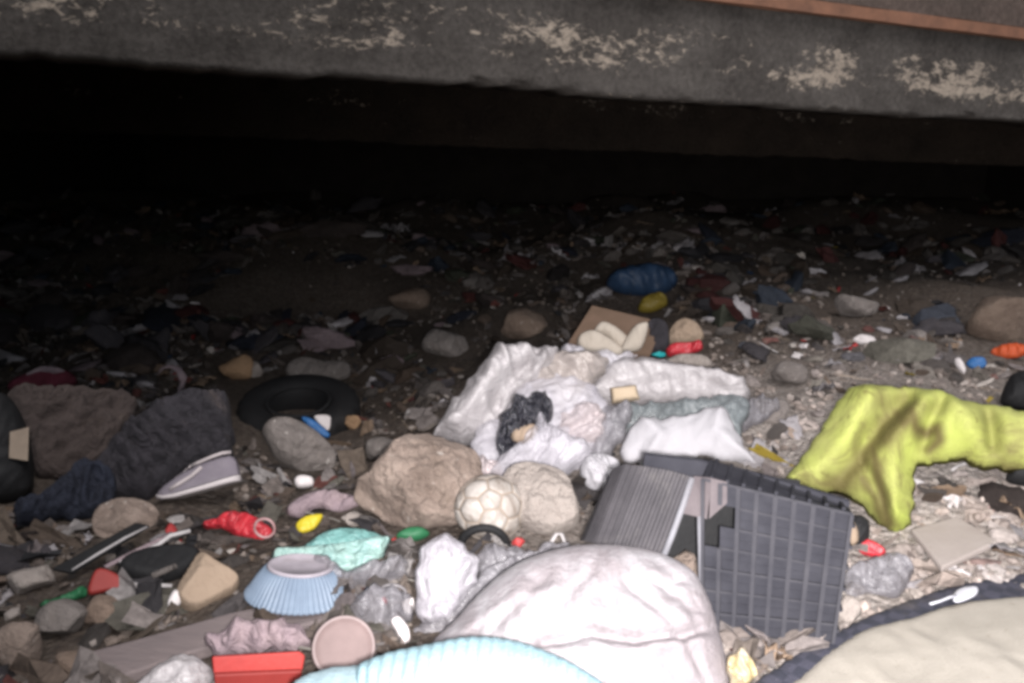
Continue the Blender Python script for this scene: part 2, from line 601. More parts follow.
M['bag_dim'] = mat('clouded_grey_film', (0.312, 0.302, 0.322), (0.208, 0.198, 0.218), 8, .27, .35, 45, .25, 5, vary=0, spec=.65, alpha=.55, crinkle=.28)
M['bag_teal'] = mat('grey_green_film', (0.230, 0.259, 0.269), (0.154, 0.173, 0.182), 8, .27, .35, 45, .2, 5, vary=0, spec=.65, alpha=.7, crinkle=.28)
M['white_cloth'] = mat('white_cloth', (0.417, 0.406, 0.428), (0.386, 0.375, 0.395), 8, .8, .35, 160, .1, 5, vary=0, dirtcol=(.45, .4, .4), crinkle=.06)
M['cream'] = mat('cream_pad', (0.496, 0.440, 0.376), (0.440, 0.384, 0.320), 8, .8, .35, 90, .22, 7, vary=0, dirtcol=(.33, .27, .2))
M['foam'] = mat('yellow_foam', (0.46, 0.37, 0.27), (0.42, 0.33, 0.23), 14, .9, .5, 120, .15, 7, vary=0)
M['blackfilm'] = mat('black_film', (.022, .022, .03), (.03, .03, .04), 12, .25, .5, 60, .15, 6, vary=0, spec=.7, crinkle=.8)
M['cardboard'] = mat('brown_cardboard', (.16, .105, .075), (.12, .08, .055), 8, .9, .3, 70, .25, 5, vary=0)
M['ball'] = mat('ball_panel', (.50, .47, .44), (.40, .365, .335), 18, .55, .2, 80, .75, 8, vary=0)
M['ballseam'] = mat('ball_seam', (0.300, 0.247, 0.203), None, 18, .7, .2, 80, .3, 12, vary=0)
M['crate'] = mat('black_crate_plastic', (0.0420, 0.0420, 0.0508), (0.0280, 0.0280, 0.0350), 16, .8, .25, 60, .25, 9, vary=0, spec=.12, dirtcol=(.06, .055, .058))
M['crate_rib'] = mat('crate_plastic_lit_rib', (0.0562, 0.0550, 0.0625), (0.0375, 0.0375, 0.0450), 16, .8, .25, 60, .25, 9, vary=0, spec=.12, dirtcol=(.11, .10, .10))  # same black plastic, lighter colour painted in for light on the ribs
M['crate_side'] = mat('dusty_ribbed_plastic', (.075, .070, .076), (.053, .05, .055), 16, .75, .25, 60, .4, 9, vary=0, spec=.15, dirtcol=(.15, .14, .135))
M['crate_plate'] = mat('dusty_crate_plate', (.11, .092, .097), (.08, .066, .071), 16, .7, .25, 60, .4, 9, vary=0, spec=.3, dirtcol=(.12, .1, .1))
M['crate_edge'] = mat('scuffed_crate_edge', (.17, .165, .18), (.2, .2, .22), 30, .6, .25, 60, .3, 12, vary=0)
M['tarp'] = None
M['tile'] = mat('dusty_floor_tile', (0.400, 0.352, 0.328), (0.352, 0.304, 0.280), 10, .85, .3, 90, .3, 6, vary=0, dirtcol=(.34, .28, .25), speck=.2, speckcol=(.33, .27, .24))
M['mat'] = mat('beige_carpet', (0.374, 0.343, 0.299), (0.317, 0.290, 0.251), 4, .97, .35, 180, .3, 2.2, vary=0, dirtcol=(.30, .265, .22), speck=.2, speckcol=(.27, .24, .2))
M['blanket'] = None
M['spoon'] = mat('white_plastic', (.66, .66, .72), None, 18, .4, .1, 80, .12, 12, vary=0, spec=.5)
M['white_scrap'] = mat('white_plastic_scrap', (.70, .66, .65), (.55, .5, .5), 18, .5, .3, 80, .25, 12, vary=.1)
M['green'] = mat('green_plastic', (.03, .16, .07), None, 18, .5, .2, 60, .3, 9, vary=.1)
M['blue'] = mat('blue_film', (.04, .16, .42), (.03, .12, .3), 18, .45, .2, 60, .2, 9, vary=.1)
M['cyan'] = mat('turquoise_plastic', (.03, .40, .42), None, 18, .45, .2, 60, .15, 9, vary=0)
M['orange'] = mat('orange_plastic', (.60, .10, .03), None, 18, .5, .2, 60, .25, 9, vary=.1)
M['paper'] = mat('dirty_paper', (.52, .47, .43), (.40, .36, .33), 14, .85, .3, 90, .35, 9, vary=.15)
M['film_s'] = mat('clouded_film_scrap', (.36, .34, .35), (.24, .22, .23), 14, .4, .3, 70, .3, 9, vary=.2, spec=.5)
M['dark_s'] = mat('dark_rag_scrap', (.06, .055, .06), (.04, .035, .04), 14, .9, .4, 120, .4, 7, vary=.2)
M['card_s'] = mat('cardboard_scrap', (.26, .185, .13), (.2, .14, .1), 14, .9, .3, 90, .35, 7, vary=.15)
M['red_s'] = mat('red_scrap', (.42, .05, .05), (.3, .04, .04), 14, .5, .3, 90, .3, 9, vary=.2)
M['blue_s'] = mat('blue_scrap', (0.025, 0.053, 0.107), (0.019, 0.038, 0.076), 14, .5, .3, 90, .3, 9, vary=.2)
M['yellow_s'] = mat('yellow_scrap', (0.336, 0.252, 0.042), (0.252, 0.189, 0.035), 14, .5, .3, 90, .3, 9, vary=.2)
M['wood_s'] = mat('old_stick', (.24, .18, .13), (.17, .12, .085), 20, .9, .4, 90, .3, 9, vary=.2, stretch=(1, 1, 4))
M['white_s'] = mat('white_strip', (.58, .55, .55), None, 20, .6, .2, 90, .25, 9, vary=.1)
M['label_beige'] = mat('beige_label', (.34, .27, .21), None, 20, .8, .2, 90, .25, 9, vary=0)

def tarp_mat():
    m, nt, b = new_mat('lime_tarp')
    v = texco(nt)
    n1 = noise_n(nt, v, 5, 6, .6)
    r1 = ramp(nt, [(.3, (.33, .34, .11)), (.55, (.385, .43, .105)), (.75, (.39, .475, .085))])
    lk(nt, n1.outputs['Fac'], r1.inputs[0])
    n2 = noise_n(nt, v, 4.2, 8, .72, 1.2)
    r2 = ramp(nt, [(.47, 0.0), (.60, .75)])
    lk(nt, n2.outputs['Fac'], r2.inputs[0])
    c = mixc(nt, r2.outputs[0], r1.outputs[0], (.15, .125, .05))
    n4 = noise_n(nt, v, 7.5, 4, .55, 2.2)
    r4 = ramp(nt, [(.62, 0.0), (.66, .6), (.72, .4)])
    lk(nt, n4.outputs['Fac'], r4.inputs[0])
    c = mixc(nt, r4.outputs[0], c, (.13, .115, .035))
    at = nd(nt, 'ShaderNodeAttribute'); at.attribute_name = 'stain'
    c = mixc(nt, at.outputs['Color'], c, (.11, .09, .032))  # stain brown, also darkens the fold recesses as painted shade
    n5 = noise_n(nt, v, 40, 3, .6)
    r5 = ramp(nt, [(.62, 0.0), (.72, .4)])
    lk(nt, n5.outputs['Fac'], r5.inputs[0])
    c = mixc(nt, r5.outputs[0], c, (.22, .20, .07))
    lk(nt, c, b.inputs['Base Color'])
    b.inputs['Roughness'].default_value = .75
    b.inputs['Specular IOR Level'].default_value = .25
    n3 = noise_n(nt, v, 70, 5, .6)
    bp = nd(nt, 'ShaderNodeBump'); bp.inputs['Strength'].default_value = .4; bp.inputs['Distance'].default_value = .008
    lk(nt, n3.outputs['Fac'], bp.inputs['Height']); lk(nt, bp.outputs[0], b.inputs['Normal'])
    return m
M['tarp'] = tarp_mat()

def blanket_mat():
    m, nt, b = new_mat('dark_blue_check_blanket')
    v = texco(nt)
    ck = nd(nt, 'ShaderNodeTexChecker'); ck.inputs['Scale'].default_value = 30
    ck.inputs['Color1'].default_value = (.028, .03, .046, 1); ck.inputs['Color2'].default_value = (.05, .05, .072, 1)
    mp = nd(nt, 'ShaderNodeMapping'); mp.inputs['Rotation'].default_value = (0, 0, .7)
    lk(nt, v, mp.inputs['Vector']); lk(nt, mp.outputs[0], ck.inputs['Vector'])
    n = noise_n(nt, v, 9, 6, .65)
    r = ramp(nt, [(.5, 0.0), (.7, .7)]); lk(nt, n.outputs['Fac'], r.inputs[0])
    c = mixc(nt, r.outputs[0], ck.outputs[0], (.09, .075, .07))
    lk(nt, c, b.inputs['Base Color']); b.inputs['Roughness'].default_value = .95
    n3 = noise_n(nt, v, 150, 4, .6)
    bp = nd(nt, 'ShaderNodeBump'); bp.inputs['Strength'].default_value = .6; bp.inputs['Distance'].default_value = .01
    lk(nt, n3.outputs['Fac'], bp.inputs['Height']); lk(nt, bp.outputs[0], b.inputs['Normal'])
    return m
M['blanket'] = blanket_mat()

def ground_mat():
    m, nt, b = new_mat('dirt_and_rubble')
    v = texco(nt)
    n1 = noise_n(nt, v, 2.2, 10, .7)
    r1 = ramp(nt, [(.3, (.055, .042, .036)), (.5, (.13, .10, .082)), (.7, (.23, .185, .155))])
    lk(nt, n1.outputs['Fac'], r1.inputs[0])
    n2 = noise_n(nt, v, 24, 8, .75)
    r2 = ramp(nt, [(.35, (.05, .04, .034)), (.55, (.17, .135, .11)), (.72, (.30, .25, .215))])
    lk(nt, n2.outputs['Fac'], r2.inputs[0])
    c = mixc(nt, .55, r1.outputs[0], r2.outputs[0])
    vo = nd(nt, 'ShaderNodeTexVoronoi'); vo.inputs['Scale'].default_value = 55
    lk(nt, v, vo.inputs['Vector'])
    r3 = ramp(nt, [(0.0, (.10, .08, .07)), (.4, (.20, .16, .13)), (.7, (.28, .24, .21)), (1.0, (.08, .07, .07))])
    sp = nd(nt, 'ShaderNodeSeparateColor'); lk(nt, vo.outputs['Color'], sp.inputs[0]); lk(nt, sp.outputs[0], r3.inputs[0])
    c = mixc(nt, .4, c, r3.outputs[0])
    sx = nd(nt, 'ShaderNodeSeparateXYZ'); lk(nt, v, sx.inputs[0])
    wv = noise_n(nt, v, 1.4, 6, .65)
    ad = nd(nt, 'ShaderNodeMath', operation='MULTIPLY_ADD'); lk(nt, wv.outputs['Fac'], ad.inputs[0]); ad.inputs[1].default_value = 1.6; lk(nt, sx.outputs[0], ad.inputs[2])
    mr = nd(nt, 'ShaderNodeMapRange', interpolation_type='SMOOTHSTEP'); mr.inputs[1].default_value = .6; mr.inputs[2].default_value = 1.5
    lk(nt, ad.outputs[0], mr.inputs[0])
    mf = nd(nt, 'ShaderNodeMapRange', interpolation_type='SMOOTHSTEP'); mf.inputs[1].default_value = 4.4; mf.inputs[2].default_value = 2.9; lk(nt, sx.outputs[1], mf.inputs[0])  # pale soil ends with distance: falloff of light put into the colour
    mg = nd(nt, 'ShaderNodeMath', operation='MULTIPLY'); lk(nt, mr.outputs[0], mg.inputs[0]); lk(nt, mf.outputs[0], mg.inputs[1])
    hs = nd(nt, 'ShaderNodeHueSaturation'); hs.inputs['Value'].default_value = 2.7; hs.inputs['Saturation'].default_value = .6; lk(nt, c, hs.inputs['Color'])
    hd = nd(nt, 'ShaderNodeHueSaturation'); hd.inputs['Value'].default_value = .7; lk(nt, c, hd.inputs['Color'])  # dark earth, darkened further to stand for weaker light on the left
    c = mixc(nt, mg.outputs[0], hd.outputs[0], hs.outputs[0])
    lk(nt, c, b.inputs['Base Color']); b.inputs['Roughness'].default_value = .97
    b.inputs['Specular IOR Level'].default_value = .15
    ma = nd(nt, 'ShaderNodeMath', operation='ADD')
    lk(nt, n2.outputs['Fac'], ma.inputs[0])
    mu = nd(nt, 'ShaderNodeMath', operation='MULTIPLY'); mu.inputs[1].default_value = -.6
    lk(nt, vo.outputs['Distance'], mu.inputs[0]); lk(nt, mu.outputs[0], ma.inputs[1])
    bp = nd(nt, 'ShaderNodeBump'); bp.inputs['Strength'].default_value = 1.0; bp.inputs['Distance'].default_value = .03
    lk(nt, ma.outputs[0], bp.inputs['Height']); lk(nt, bp.outputs[0], b.inputs['Normal'])
    return m

def concrete_mat(name, base, dark, flakes=True):
    off = flakes if flakes is not True else 0.0
    m, nt, b = new_mat(name)
    v = texco(nt)
    n1 = noise_n(nt, v, 2.5, 9, .68)
    r1 = ramp(nt, [(.32, dark), (.68, base)])
    lk(nt, n1.outputs['Fac'], r1.inputs[0])
    n1b = noise_n(nt, v, 40, 5, .7)
    r1b = ramp(nt, [(.3, .7), (.7, 1.2)]); lk(nt, n1b.outputs['Fac'], r1b.inputs[0])
    mx = nd(nt, 'ShaderNodeMix', data_type='RGBA', blend_type='MULTIPLY'); mx.inputs[0].default_value = 1
    lk(nt, r1.outputs[0], mx.inputs[6]); lk(nt, r1b.outputs[0], mx.inputs[7])
    c = mx.outputs[2]
    n3 = noise_n(nt, v, 20, 7, .7)
    if flakes:
        # old whitewash left in clustered flakes, mostly on a band along the lower half (object z = height)
        mp = nd(nt, 'ShaderNodeMapping'); mp.inputs['Scale'].default_value = (.8, .8, 1.5); lk(nt, v, mp.inputs[0])
        nf = noise_n(nt, mp.outputs[0], 21, 6, .78, .5)
        nl = noise_n(nt, mp.outputs[0], 2.4, 3, .55)
        nlr = ramp(nt, [(.36, .30), (.60, .92)]); lk(nt, nl.outputs['Fac'], nlr.inputs[0])
        sx = nd(nt, 'ShaderNodeSeparateXYZ'); lk(nt, v, sx.inputs[0])
        rz = ramp(nt, [(.0, .26), (.05, .12), (.15, .12), (.30, .36), (.58, .30), (.75, .08), (1.0, .0)])
        mr = nd(nt, 'ShaderNodeMapRange'); mr.inputs[1].default_value = 0; mr.inputs[1].default_value = 0; mr.inputs[2].default_value = .5
        lk(nt, sx.outputs[2], mr.inputs[0]); lk(nt, mr.outputs[0], rz.inputs[0])
        a1 = nd(nt, 'ShaderNodeMath', operation='MULTIPLY'); lk(nt, nlr.outputs[0], a1.inputs[0]); lk(nt, rz.outputs[0], a1.inputs[1])
        a2 = nd(nt, 'ShaderNodeMath', operation='ADD'); lk(nt, nf.outputs['Fac'], a2.inputs[0]); lk(nt, a1.outputs[0], a2.inputs[1])
        rf = ramp(nt, [(.735 + off, 0.0), (.785 + off, .55), (.86 + off, 1.0)]); lk(nt, a2.outputs[0], rf.inputs[0])
        c = mixc(nt, rf.outputs[0], c, (.40, .34, .28))
    lk(nt, c, b.inputs['Base Color']); b.inputs['Roughness'].default_value = .95
    b.inputs['Specular IOR Level'].default_value = .15
    bp = nd(nt, 'ShaderNodeBump'); bp.inputs['Strength'].default_value = .7; bp.inputs['Distance'].default_value = .02
    lk(nt, n3.outputs['Fac'], bp.inputs['Height']); lk(nt, bp.outputs[0], b.inputs['Normal'])
    return m

# ------------------------------------------------------------------ ground
def build_ground():
    nx, ny = 330, 330
    xs = [60 / math.sinh(5.0) * math.sinh(5.0 * (2 * i / (nx - 1) - 1)) for i in range(nx)]
    ys = [2.3 + 60 / math.sinh(5.0) * math.sinh(5.0 * (2 * i / (ny - 1) - 1)) for i in range(ny)]
    vs, fs = [], []
    for y in ys:
        for x in xs:
            z = ground_z(x, y)
            if abs(x) < 8 and -1 < y < 14:
                z += .012 * noise.fractal(Vector((x * 11, y * 11, 1.0)), .9, 2.1, 3)
            vs.append((x, y, z))
    for j in range(ny - 1):
        for i in range(nx - 1):
            a = j * nx + i
            fs.append((a, a + 1, a + nx + 1, a + nx))
    o = mesh_obj('ground', vs, fs, ground_mat())
    o['kind'] = 'structure'
build_ground()

# ------------------------------------------------------------------ bridge: beams and deck
def hit_z(px, py, z):
    r = ray(px, py)
    return CAM + r * ((z - CAM.z) / r.z)

Z_EDGE, Z_SOFFIT = CAM.z + .26, CAM.z + .742
A = hit_z(0, 56, Z_EDGE); Bp = hit_z(1024, 124, Z_EDGE)
bdir = Vector((Bp.x - A.x, Bp.y - A.y, 0)).normalized()
bnorm = Vector((bdir.y, -bdir.x, 0))            # towards the camera
if bnorm.dot(Vector((0, -1, 0))) < 0: bnorm = -bnorm

bridge = empty('bridge', A.copy(), 'low dark concrete bridge with flaking whitewash on its near beam, roofing the rubbish', 'bridge')

def beam(name, p0, ang_dir, nrm, x0, x1, z0, z1, thick, mt, seed, rough=.012):
    N, K = 260, 26
    vs, fs = [], []
    def pt(s, w, z):
        return p0 + ang_dir * s - nrm * w + Vector((0, 0, z - p0.z))
    ring = []
    for k in range(K + 1):
        ring.append((0.0, z1 + (z0 - z1) * k / K))
    ring += [(thick * .5, z0), (thick, z0), (thick, z1)]
    for i in range(N + 1):
        s = x0 + (x1 - x0) * i / N
        for j, (w, z) in enumerate(ring):
            d = rough * noise.fractal(Vector((s * 2.2, z * 5, seed)), .9, 2.0, 5)
            e = 0.0
            if j >= K - 1:
                e = .03 * abs(noise.fractal(Vector((s * 5.5, seed, 0)), .7, 2.1, 6))
                if noise.noise(Vector((s * .9, 5.5, seed))) > .18: e += .012
            vs.append(pt(s, w + d if j <= K else w, z + e))
    L = len(ring)
    for i in range(N):
        for j in range(L - 1):
            a = i * L + j
            fs.append((a, a + 1, a + L + 1, a + L))
    fs.append(tuple(range(L))); fs.append(tuple(N * L + j for j in reversed(range(L))))
    o = mesh_obj(name, vs, fs, mt, parent=bridge)
    return o

MC1 = concrete_mat('sooty_concrete', (.112, .102, .094), (.058, .052, .048))
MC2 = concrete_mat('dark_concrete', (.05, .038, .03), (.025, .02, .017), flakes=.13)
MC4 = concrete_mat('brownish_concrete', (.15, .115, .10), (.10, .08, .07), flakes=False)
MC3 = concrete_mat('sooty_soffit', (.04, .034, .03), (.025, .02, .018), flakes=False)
beam('beam', A, bdir, bnorm, -5, 11, Z_EDGE, Z_SOFFIT + .002, .32, MC1, 1.0)['label'] = 'near sooty beam with flakes of old whitewash'
# rust-stained steel strip where the beam meets the fascia above it
def sweep(name, prof, mt, parent, wob=.004):
    vs, fs = [], []
    K = len(prof)
    for i in range(161):
        s_ = -5 + 16 * i / 160
        for j, (w, z) in enumerate(prof):
            d = wob * noise.fractal(Vector((s_ * 3, j * 2.7, 3)), .9, 2.0, 3)
            vs.append(A + bdir * s_ - bnorm * (w + d) + Vector((0, 0, z + d - A.z)))
    for i in range(160):
        for j in range(K):
            a = i * K + j; b = i * K + (j + 1) % K
            fs.append((a, b, b + K, a + K))
    fs.append(tuple(range(K))); fs.append(tuple(160 * K + j for j in reversed(range(K))))
    mesh_obj(name, vs, fs, mt, parent=parent, smooth=False)
sweep('rusty_strip', [(-.045, Z_SOFFIT + .03), (-.045, Z_SOFFIT - .028), (-.014, Z_SOFFIT - .034), (-.014, Z_SOFFIT + .03)],
      mat('rusty_steel', (.30, .15, .095), (.19, .10, .068), 9, .85, .4, 60, .3, 5, vary=0, dirtcol=(.13, .08, .06)), bridge)
sweep('fascia', [(-.035, Z_SOFFIT + .95), (-.035, Z_SOFFIT + .034), (.30, Z_SOFFIT + .034), (.30, Z_SOFFIT + .95)], MC4, bridge, .003)
# second beam, farther in
p2 = Vector((-6.0, 9.2, CAM.z + .03))
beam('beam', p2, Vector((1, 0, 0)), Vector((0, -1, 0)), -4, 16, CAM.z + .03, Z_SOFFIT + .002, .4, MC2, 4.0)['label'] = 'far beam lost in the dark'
# deck
def boxv(x0, x1, y0, y1, z0, z1):
    return ([(x0, y0, z0), (x1, y0, z0), (x1, y1, z0), (x0, y1, z0), (x0, y0, z1), (x1, y0, z1), (x1, y1, z1), (x0, y1, z1)],
            [(3, 2, 1, 0), (4, 5, 6, 7), (0, 1, 5, 4), (1, 2, 6, 5), (2, 3, 7, 6), (3, 0, 4, 7)])
q0, q1 = A - bdir * 5 - bnorm * .31, A + bdir * 11 - bnorm * .31
v_ = []
for z_ in (Z_SOFFIT + .021, Z_SOFFIT + .5):
    v_ += [(q0.x, q0.y, z_), (q1.x, q1.y, z_), (q1.x, 16, z_), (q0.x, 16, z_)]
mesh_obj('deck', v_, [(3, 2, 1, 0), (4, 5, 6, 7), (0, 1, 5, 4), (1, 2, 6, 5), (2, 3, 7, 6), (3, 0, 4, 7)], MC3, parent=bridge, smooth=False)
for x0_, x1_, y0_, y1_ in ((q0.x, q1.x, 15.6, 16.2), (q0.x - .4, q0.x - .003, q0.y, 16), (q1.x + .003, q1.x + .4, q1.y, 16)):  # far abutment, then two side walls added to keep skylight out
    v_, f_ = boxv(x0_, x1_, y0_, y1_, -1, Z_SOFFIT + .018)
    mesh_obj('abutment_or_light_screen', v_, f_, MC3, parent=bridge, smooth=False)

# ------------------------------------------------------------------ the large things of the heap
# dirty white sack
sk = blob('stuffed_sack', [(430, 652), (455, 622), (485, 590), (515, 567), (556, 552), (600, 547), (650, 553), (690, 572),
          (708, 600), (718, 630), (726, 662), (728, 700), (690, 740), (600, 750), (500, 730), (440, 700)], (585, 668), M['sack'], lean=.5,
          front=.13, back=.12, rfrac=.8, res=100, wr=.012, wscale=9, seed=3,
          creases=[([(545, 658), (590, 648), (630, 655), (680, 648), (718, 632)], -.03, 6), ([(540, 668), (620, 668), (720, 648)], .012, 7),
                   ([(700, 585), (660, 600), (690, 620)], -.016, 6), ([(600, 552), (590, 590), (560, 620)], -.008, 6), ([(515, 572), (540, 600), (500, 640)], -.010, 6), ([(625, 600), (670, 640), (700, 690)], -.012, 6), ([(470, 640), (520, 612), (560, 606)], .008, 6), ([(640, 560), (668, 590), (664, 615)], -.008, 8), ([(520, 690), (560, 665), (600, 690)], -.01, 7)],
          label='big stuffed white sack with grey stains lying in front of the black crate', cat='sack')
# pale blue ribbed knit, over the foot of the sack
kn = empty('knitted_garment', gp(470, 690), 'pale blue ribbed knitted garment spread over the foot of the white sack', 'garment')
blob('ribbed_body', [(352, 676), (385, 657), (425, 648), (470, 640), (510, 643), (548, 655), (582, 672), (612, 694), (640, 730), (560, 760), (420, 750), (360, 720)],
     (480, 720), M['blue_knit'], lean=.55, front=.09, back=.03, res=110, ribs=(.12, 11.5, .010), wr=.006, wscale=7, parent=kn, seed=5, off=.15, lift=-.02)
blob('plain_panel', [(290, 690), (318, 672), (352, 667), (392, 672), (430, 676), (470, 690), (480, 740), (380, 760), (300, 740)],
     (390, 720), M['blue_knit2'], lean=.6, front=.05, back=.02, res=50, wr=.008, wscale=9, parent=kn, seed=6, off=.16)

# upside-down fluted bowl
Gb = gp(293, 610)
mt_ = Matrix.Translation(Gb + Vector((0, .06, .012))) @ Matrix.Rotation(math.radians(-7), 4, 'X') @ Matrix.Rotation(math.radians(3), 4, 'Y')
bw = empty('fluted_bowl', Gb, 'pale blue fluted plastic bowl lying upside down beside the teal packet', 'bowl')
lathe('bowl_wall', [(.124, -.004), (.125, .003), (.121, .006), (.112, .020), (.100, .040), (.086, .058), (.079, .065)], 288, mt_, M['bowl'], parent=bw,
      flute=(58, .0026, .085), caps=False)
lathe('bowl_base', [(.079, .065), (.077, .0705), (.071, .072), (.068, .069), (.02, .068)], 96, mt_, M['bowl_base'], parent=bw)
OUTLINES.append([(238, 620), (345, 620), (345, 565), (238, 565)])

# teal packet
tp = empty('teal_packet', gp(330, 575), 'flattened teal plastic packet with a milky window, between the bowl and the boulder', 'packet')
blob('back_flap', [(300, 552), (312, 540), (330, 530), (352, 528), (378, 534), (388, 545), (370, 556), (320, 560)], (340, 566), M['teal'], lean=.5, front=.03, back=.01,
     res=36, wr=.012, wscale=11, parent=tp, seed=8)
blob('front_pouch', [(275, 549), (300, 547), (340, 543), (388, 536), (386, 552), (379, 568), (362, 576), (330, 574), (296, 570), (274, 566)], (330, 578), M['tealclear'], lean=.45,
     front=.035, back=.01, res=44, wr=.012, wscale=12, rfrac=.7, creases=[([(276, 551), (330, 546), (386, 539)], .012, 3), ([(290, 566), (340, 560), (375, 562)], .012, 4)], parent=tp, seed=9)

# red tray
rt = empty('red_tray', gp(258, 690), 'red plastic tray on edge at the bottom, below the grey board', 'tray')
slab('tray_rim', [(212, 657), (300, 652), (305, 656), (302, 672), (214, 676)], (258, 680), M['red'], lean=.25, thick=.012, lift=.02, parent=rt, bevel=.003)
slab('tray_side', [(214, 675), (302, 671), (298, 712), (218, 715)], (258, 690), M['red_dark'], lean=.05, thick=.012, lift=.0, parent=rt, bevel=.003)

# grey board
slab('grey_board', [(66, 657), (132, 640), (232, 612), (318, 594), (334, 606), (328, 619), (240, 638), (190, 652), (118, 677), (98, 672)], (190, 645), M['board'], lean=.95,
     thick=.028, lift=.035, label='long weathered grey board lying below the upturned blue bowl', cat='board', bevel=.005)
# pinkish disc
Gd = gp(342, 668)
mt_ = Matrix.Translation(Gd + Vector((0, .02, .035))) @ Matrix.Rotation(math.radians(48), 4, 'X') @ Matrix.Rotation(math.radians(8), 4, 'Y')
dl = empty('round_lid', Gd, 'dusty pink round lid leaning behind the pale blue knit', 'lid')
lathe('lid_rim', [(.063, -.006), (.066, 0), (.064, .006), (.0605, .007), (.058, .003)], 48, mt_, M['lidrim'], parent=dl, caps=False)
lathe('lid_panel', [(.0595, .0), (.058, .0032), (.045, .004), (.01, .0035)], 48, mt_, M['lid'], parent=dl)
OUTLINES.append([(312, 672), (372, 672), (372, 636), (312, 636)])
# white crumpled bag bottom left
blob('plastic_bag', [(135, 690), (150, 668), (170, 657), (192, 655), (208, 664), (216, 680), (214, 710), (150, 715)], (176, 695), M['bag'], lean=.45, front=.07, back=.04, res=40, wr=.03,
     wscale=14, seed=12, jag=5, label='crumpled white bag at the bottom, left of the red tray', cat='bag')
# tan block
blob('tan_block', [(176, 592), (186, 574), (200, 556), (218, 565), (238, 578), (236, 590), (216, 602), (196, 611), (180, 606)], (205, 606), M['tan'], lean=.55, front=.06, back=.05, rfrac=.5,
     res=40, wr=.006, wscale=10, facets=4, seed=14, label='tan block like a stone, just above the grey board', cat='block')
blob('white_shard', [(168, 600), (174, 590), (184, 592), (182, 602), (172, 612), (168, 608)], (175, 608), M['white_scrap'], lean=.4, front=.015, back=.01, res=16, wr=.005, wscale=30, off=.05,
     label='cream shard leaning against the left side of the tan block', cat='shard')
# red crumpled bottle
rb = empty('red_packaging', gp(238, 545), 'crumpled bright red plastic packaging with a pale ring, right of the sneaker', 'packaging')
blob('crumpled_body', [(203, 523), (216, 519), (228, 512), (244, 513), (258, 519), (272, 530), (276, 540), (264, 546), (250, 541), (236, 536), (222, 529), (206, 529)], (238, 540), M['red_bag'],
     lean=.5, front=.04, back=.02, res=44, wr=.022, wscale=20, parent=rb, seed=16)
Gr = gp(265, 543)
tube('pale_ring', [Gr + Vector((.028 * math.cos(a), -.0, .045 + .028 * math.sin(a))) for a in np.linspace(0, 6.283, 21)[:-1]], .004, M['pink_film'], parent=rb, closed=True)
# yellow wrapper
blob('yellow_wrapper', [(296, 524), (306, 516), (322, 514), (321, 521), (313, 530), (300, 533)], (308, 533), M['yellow'], lean=.5, front=.015, back=.006, res=24, wr=.007, wscale=26, seed=18,
     label='bright yellow crumpled wrapper above the teal packet', cat='wrapper')

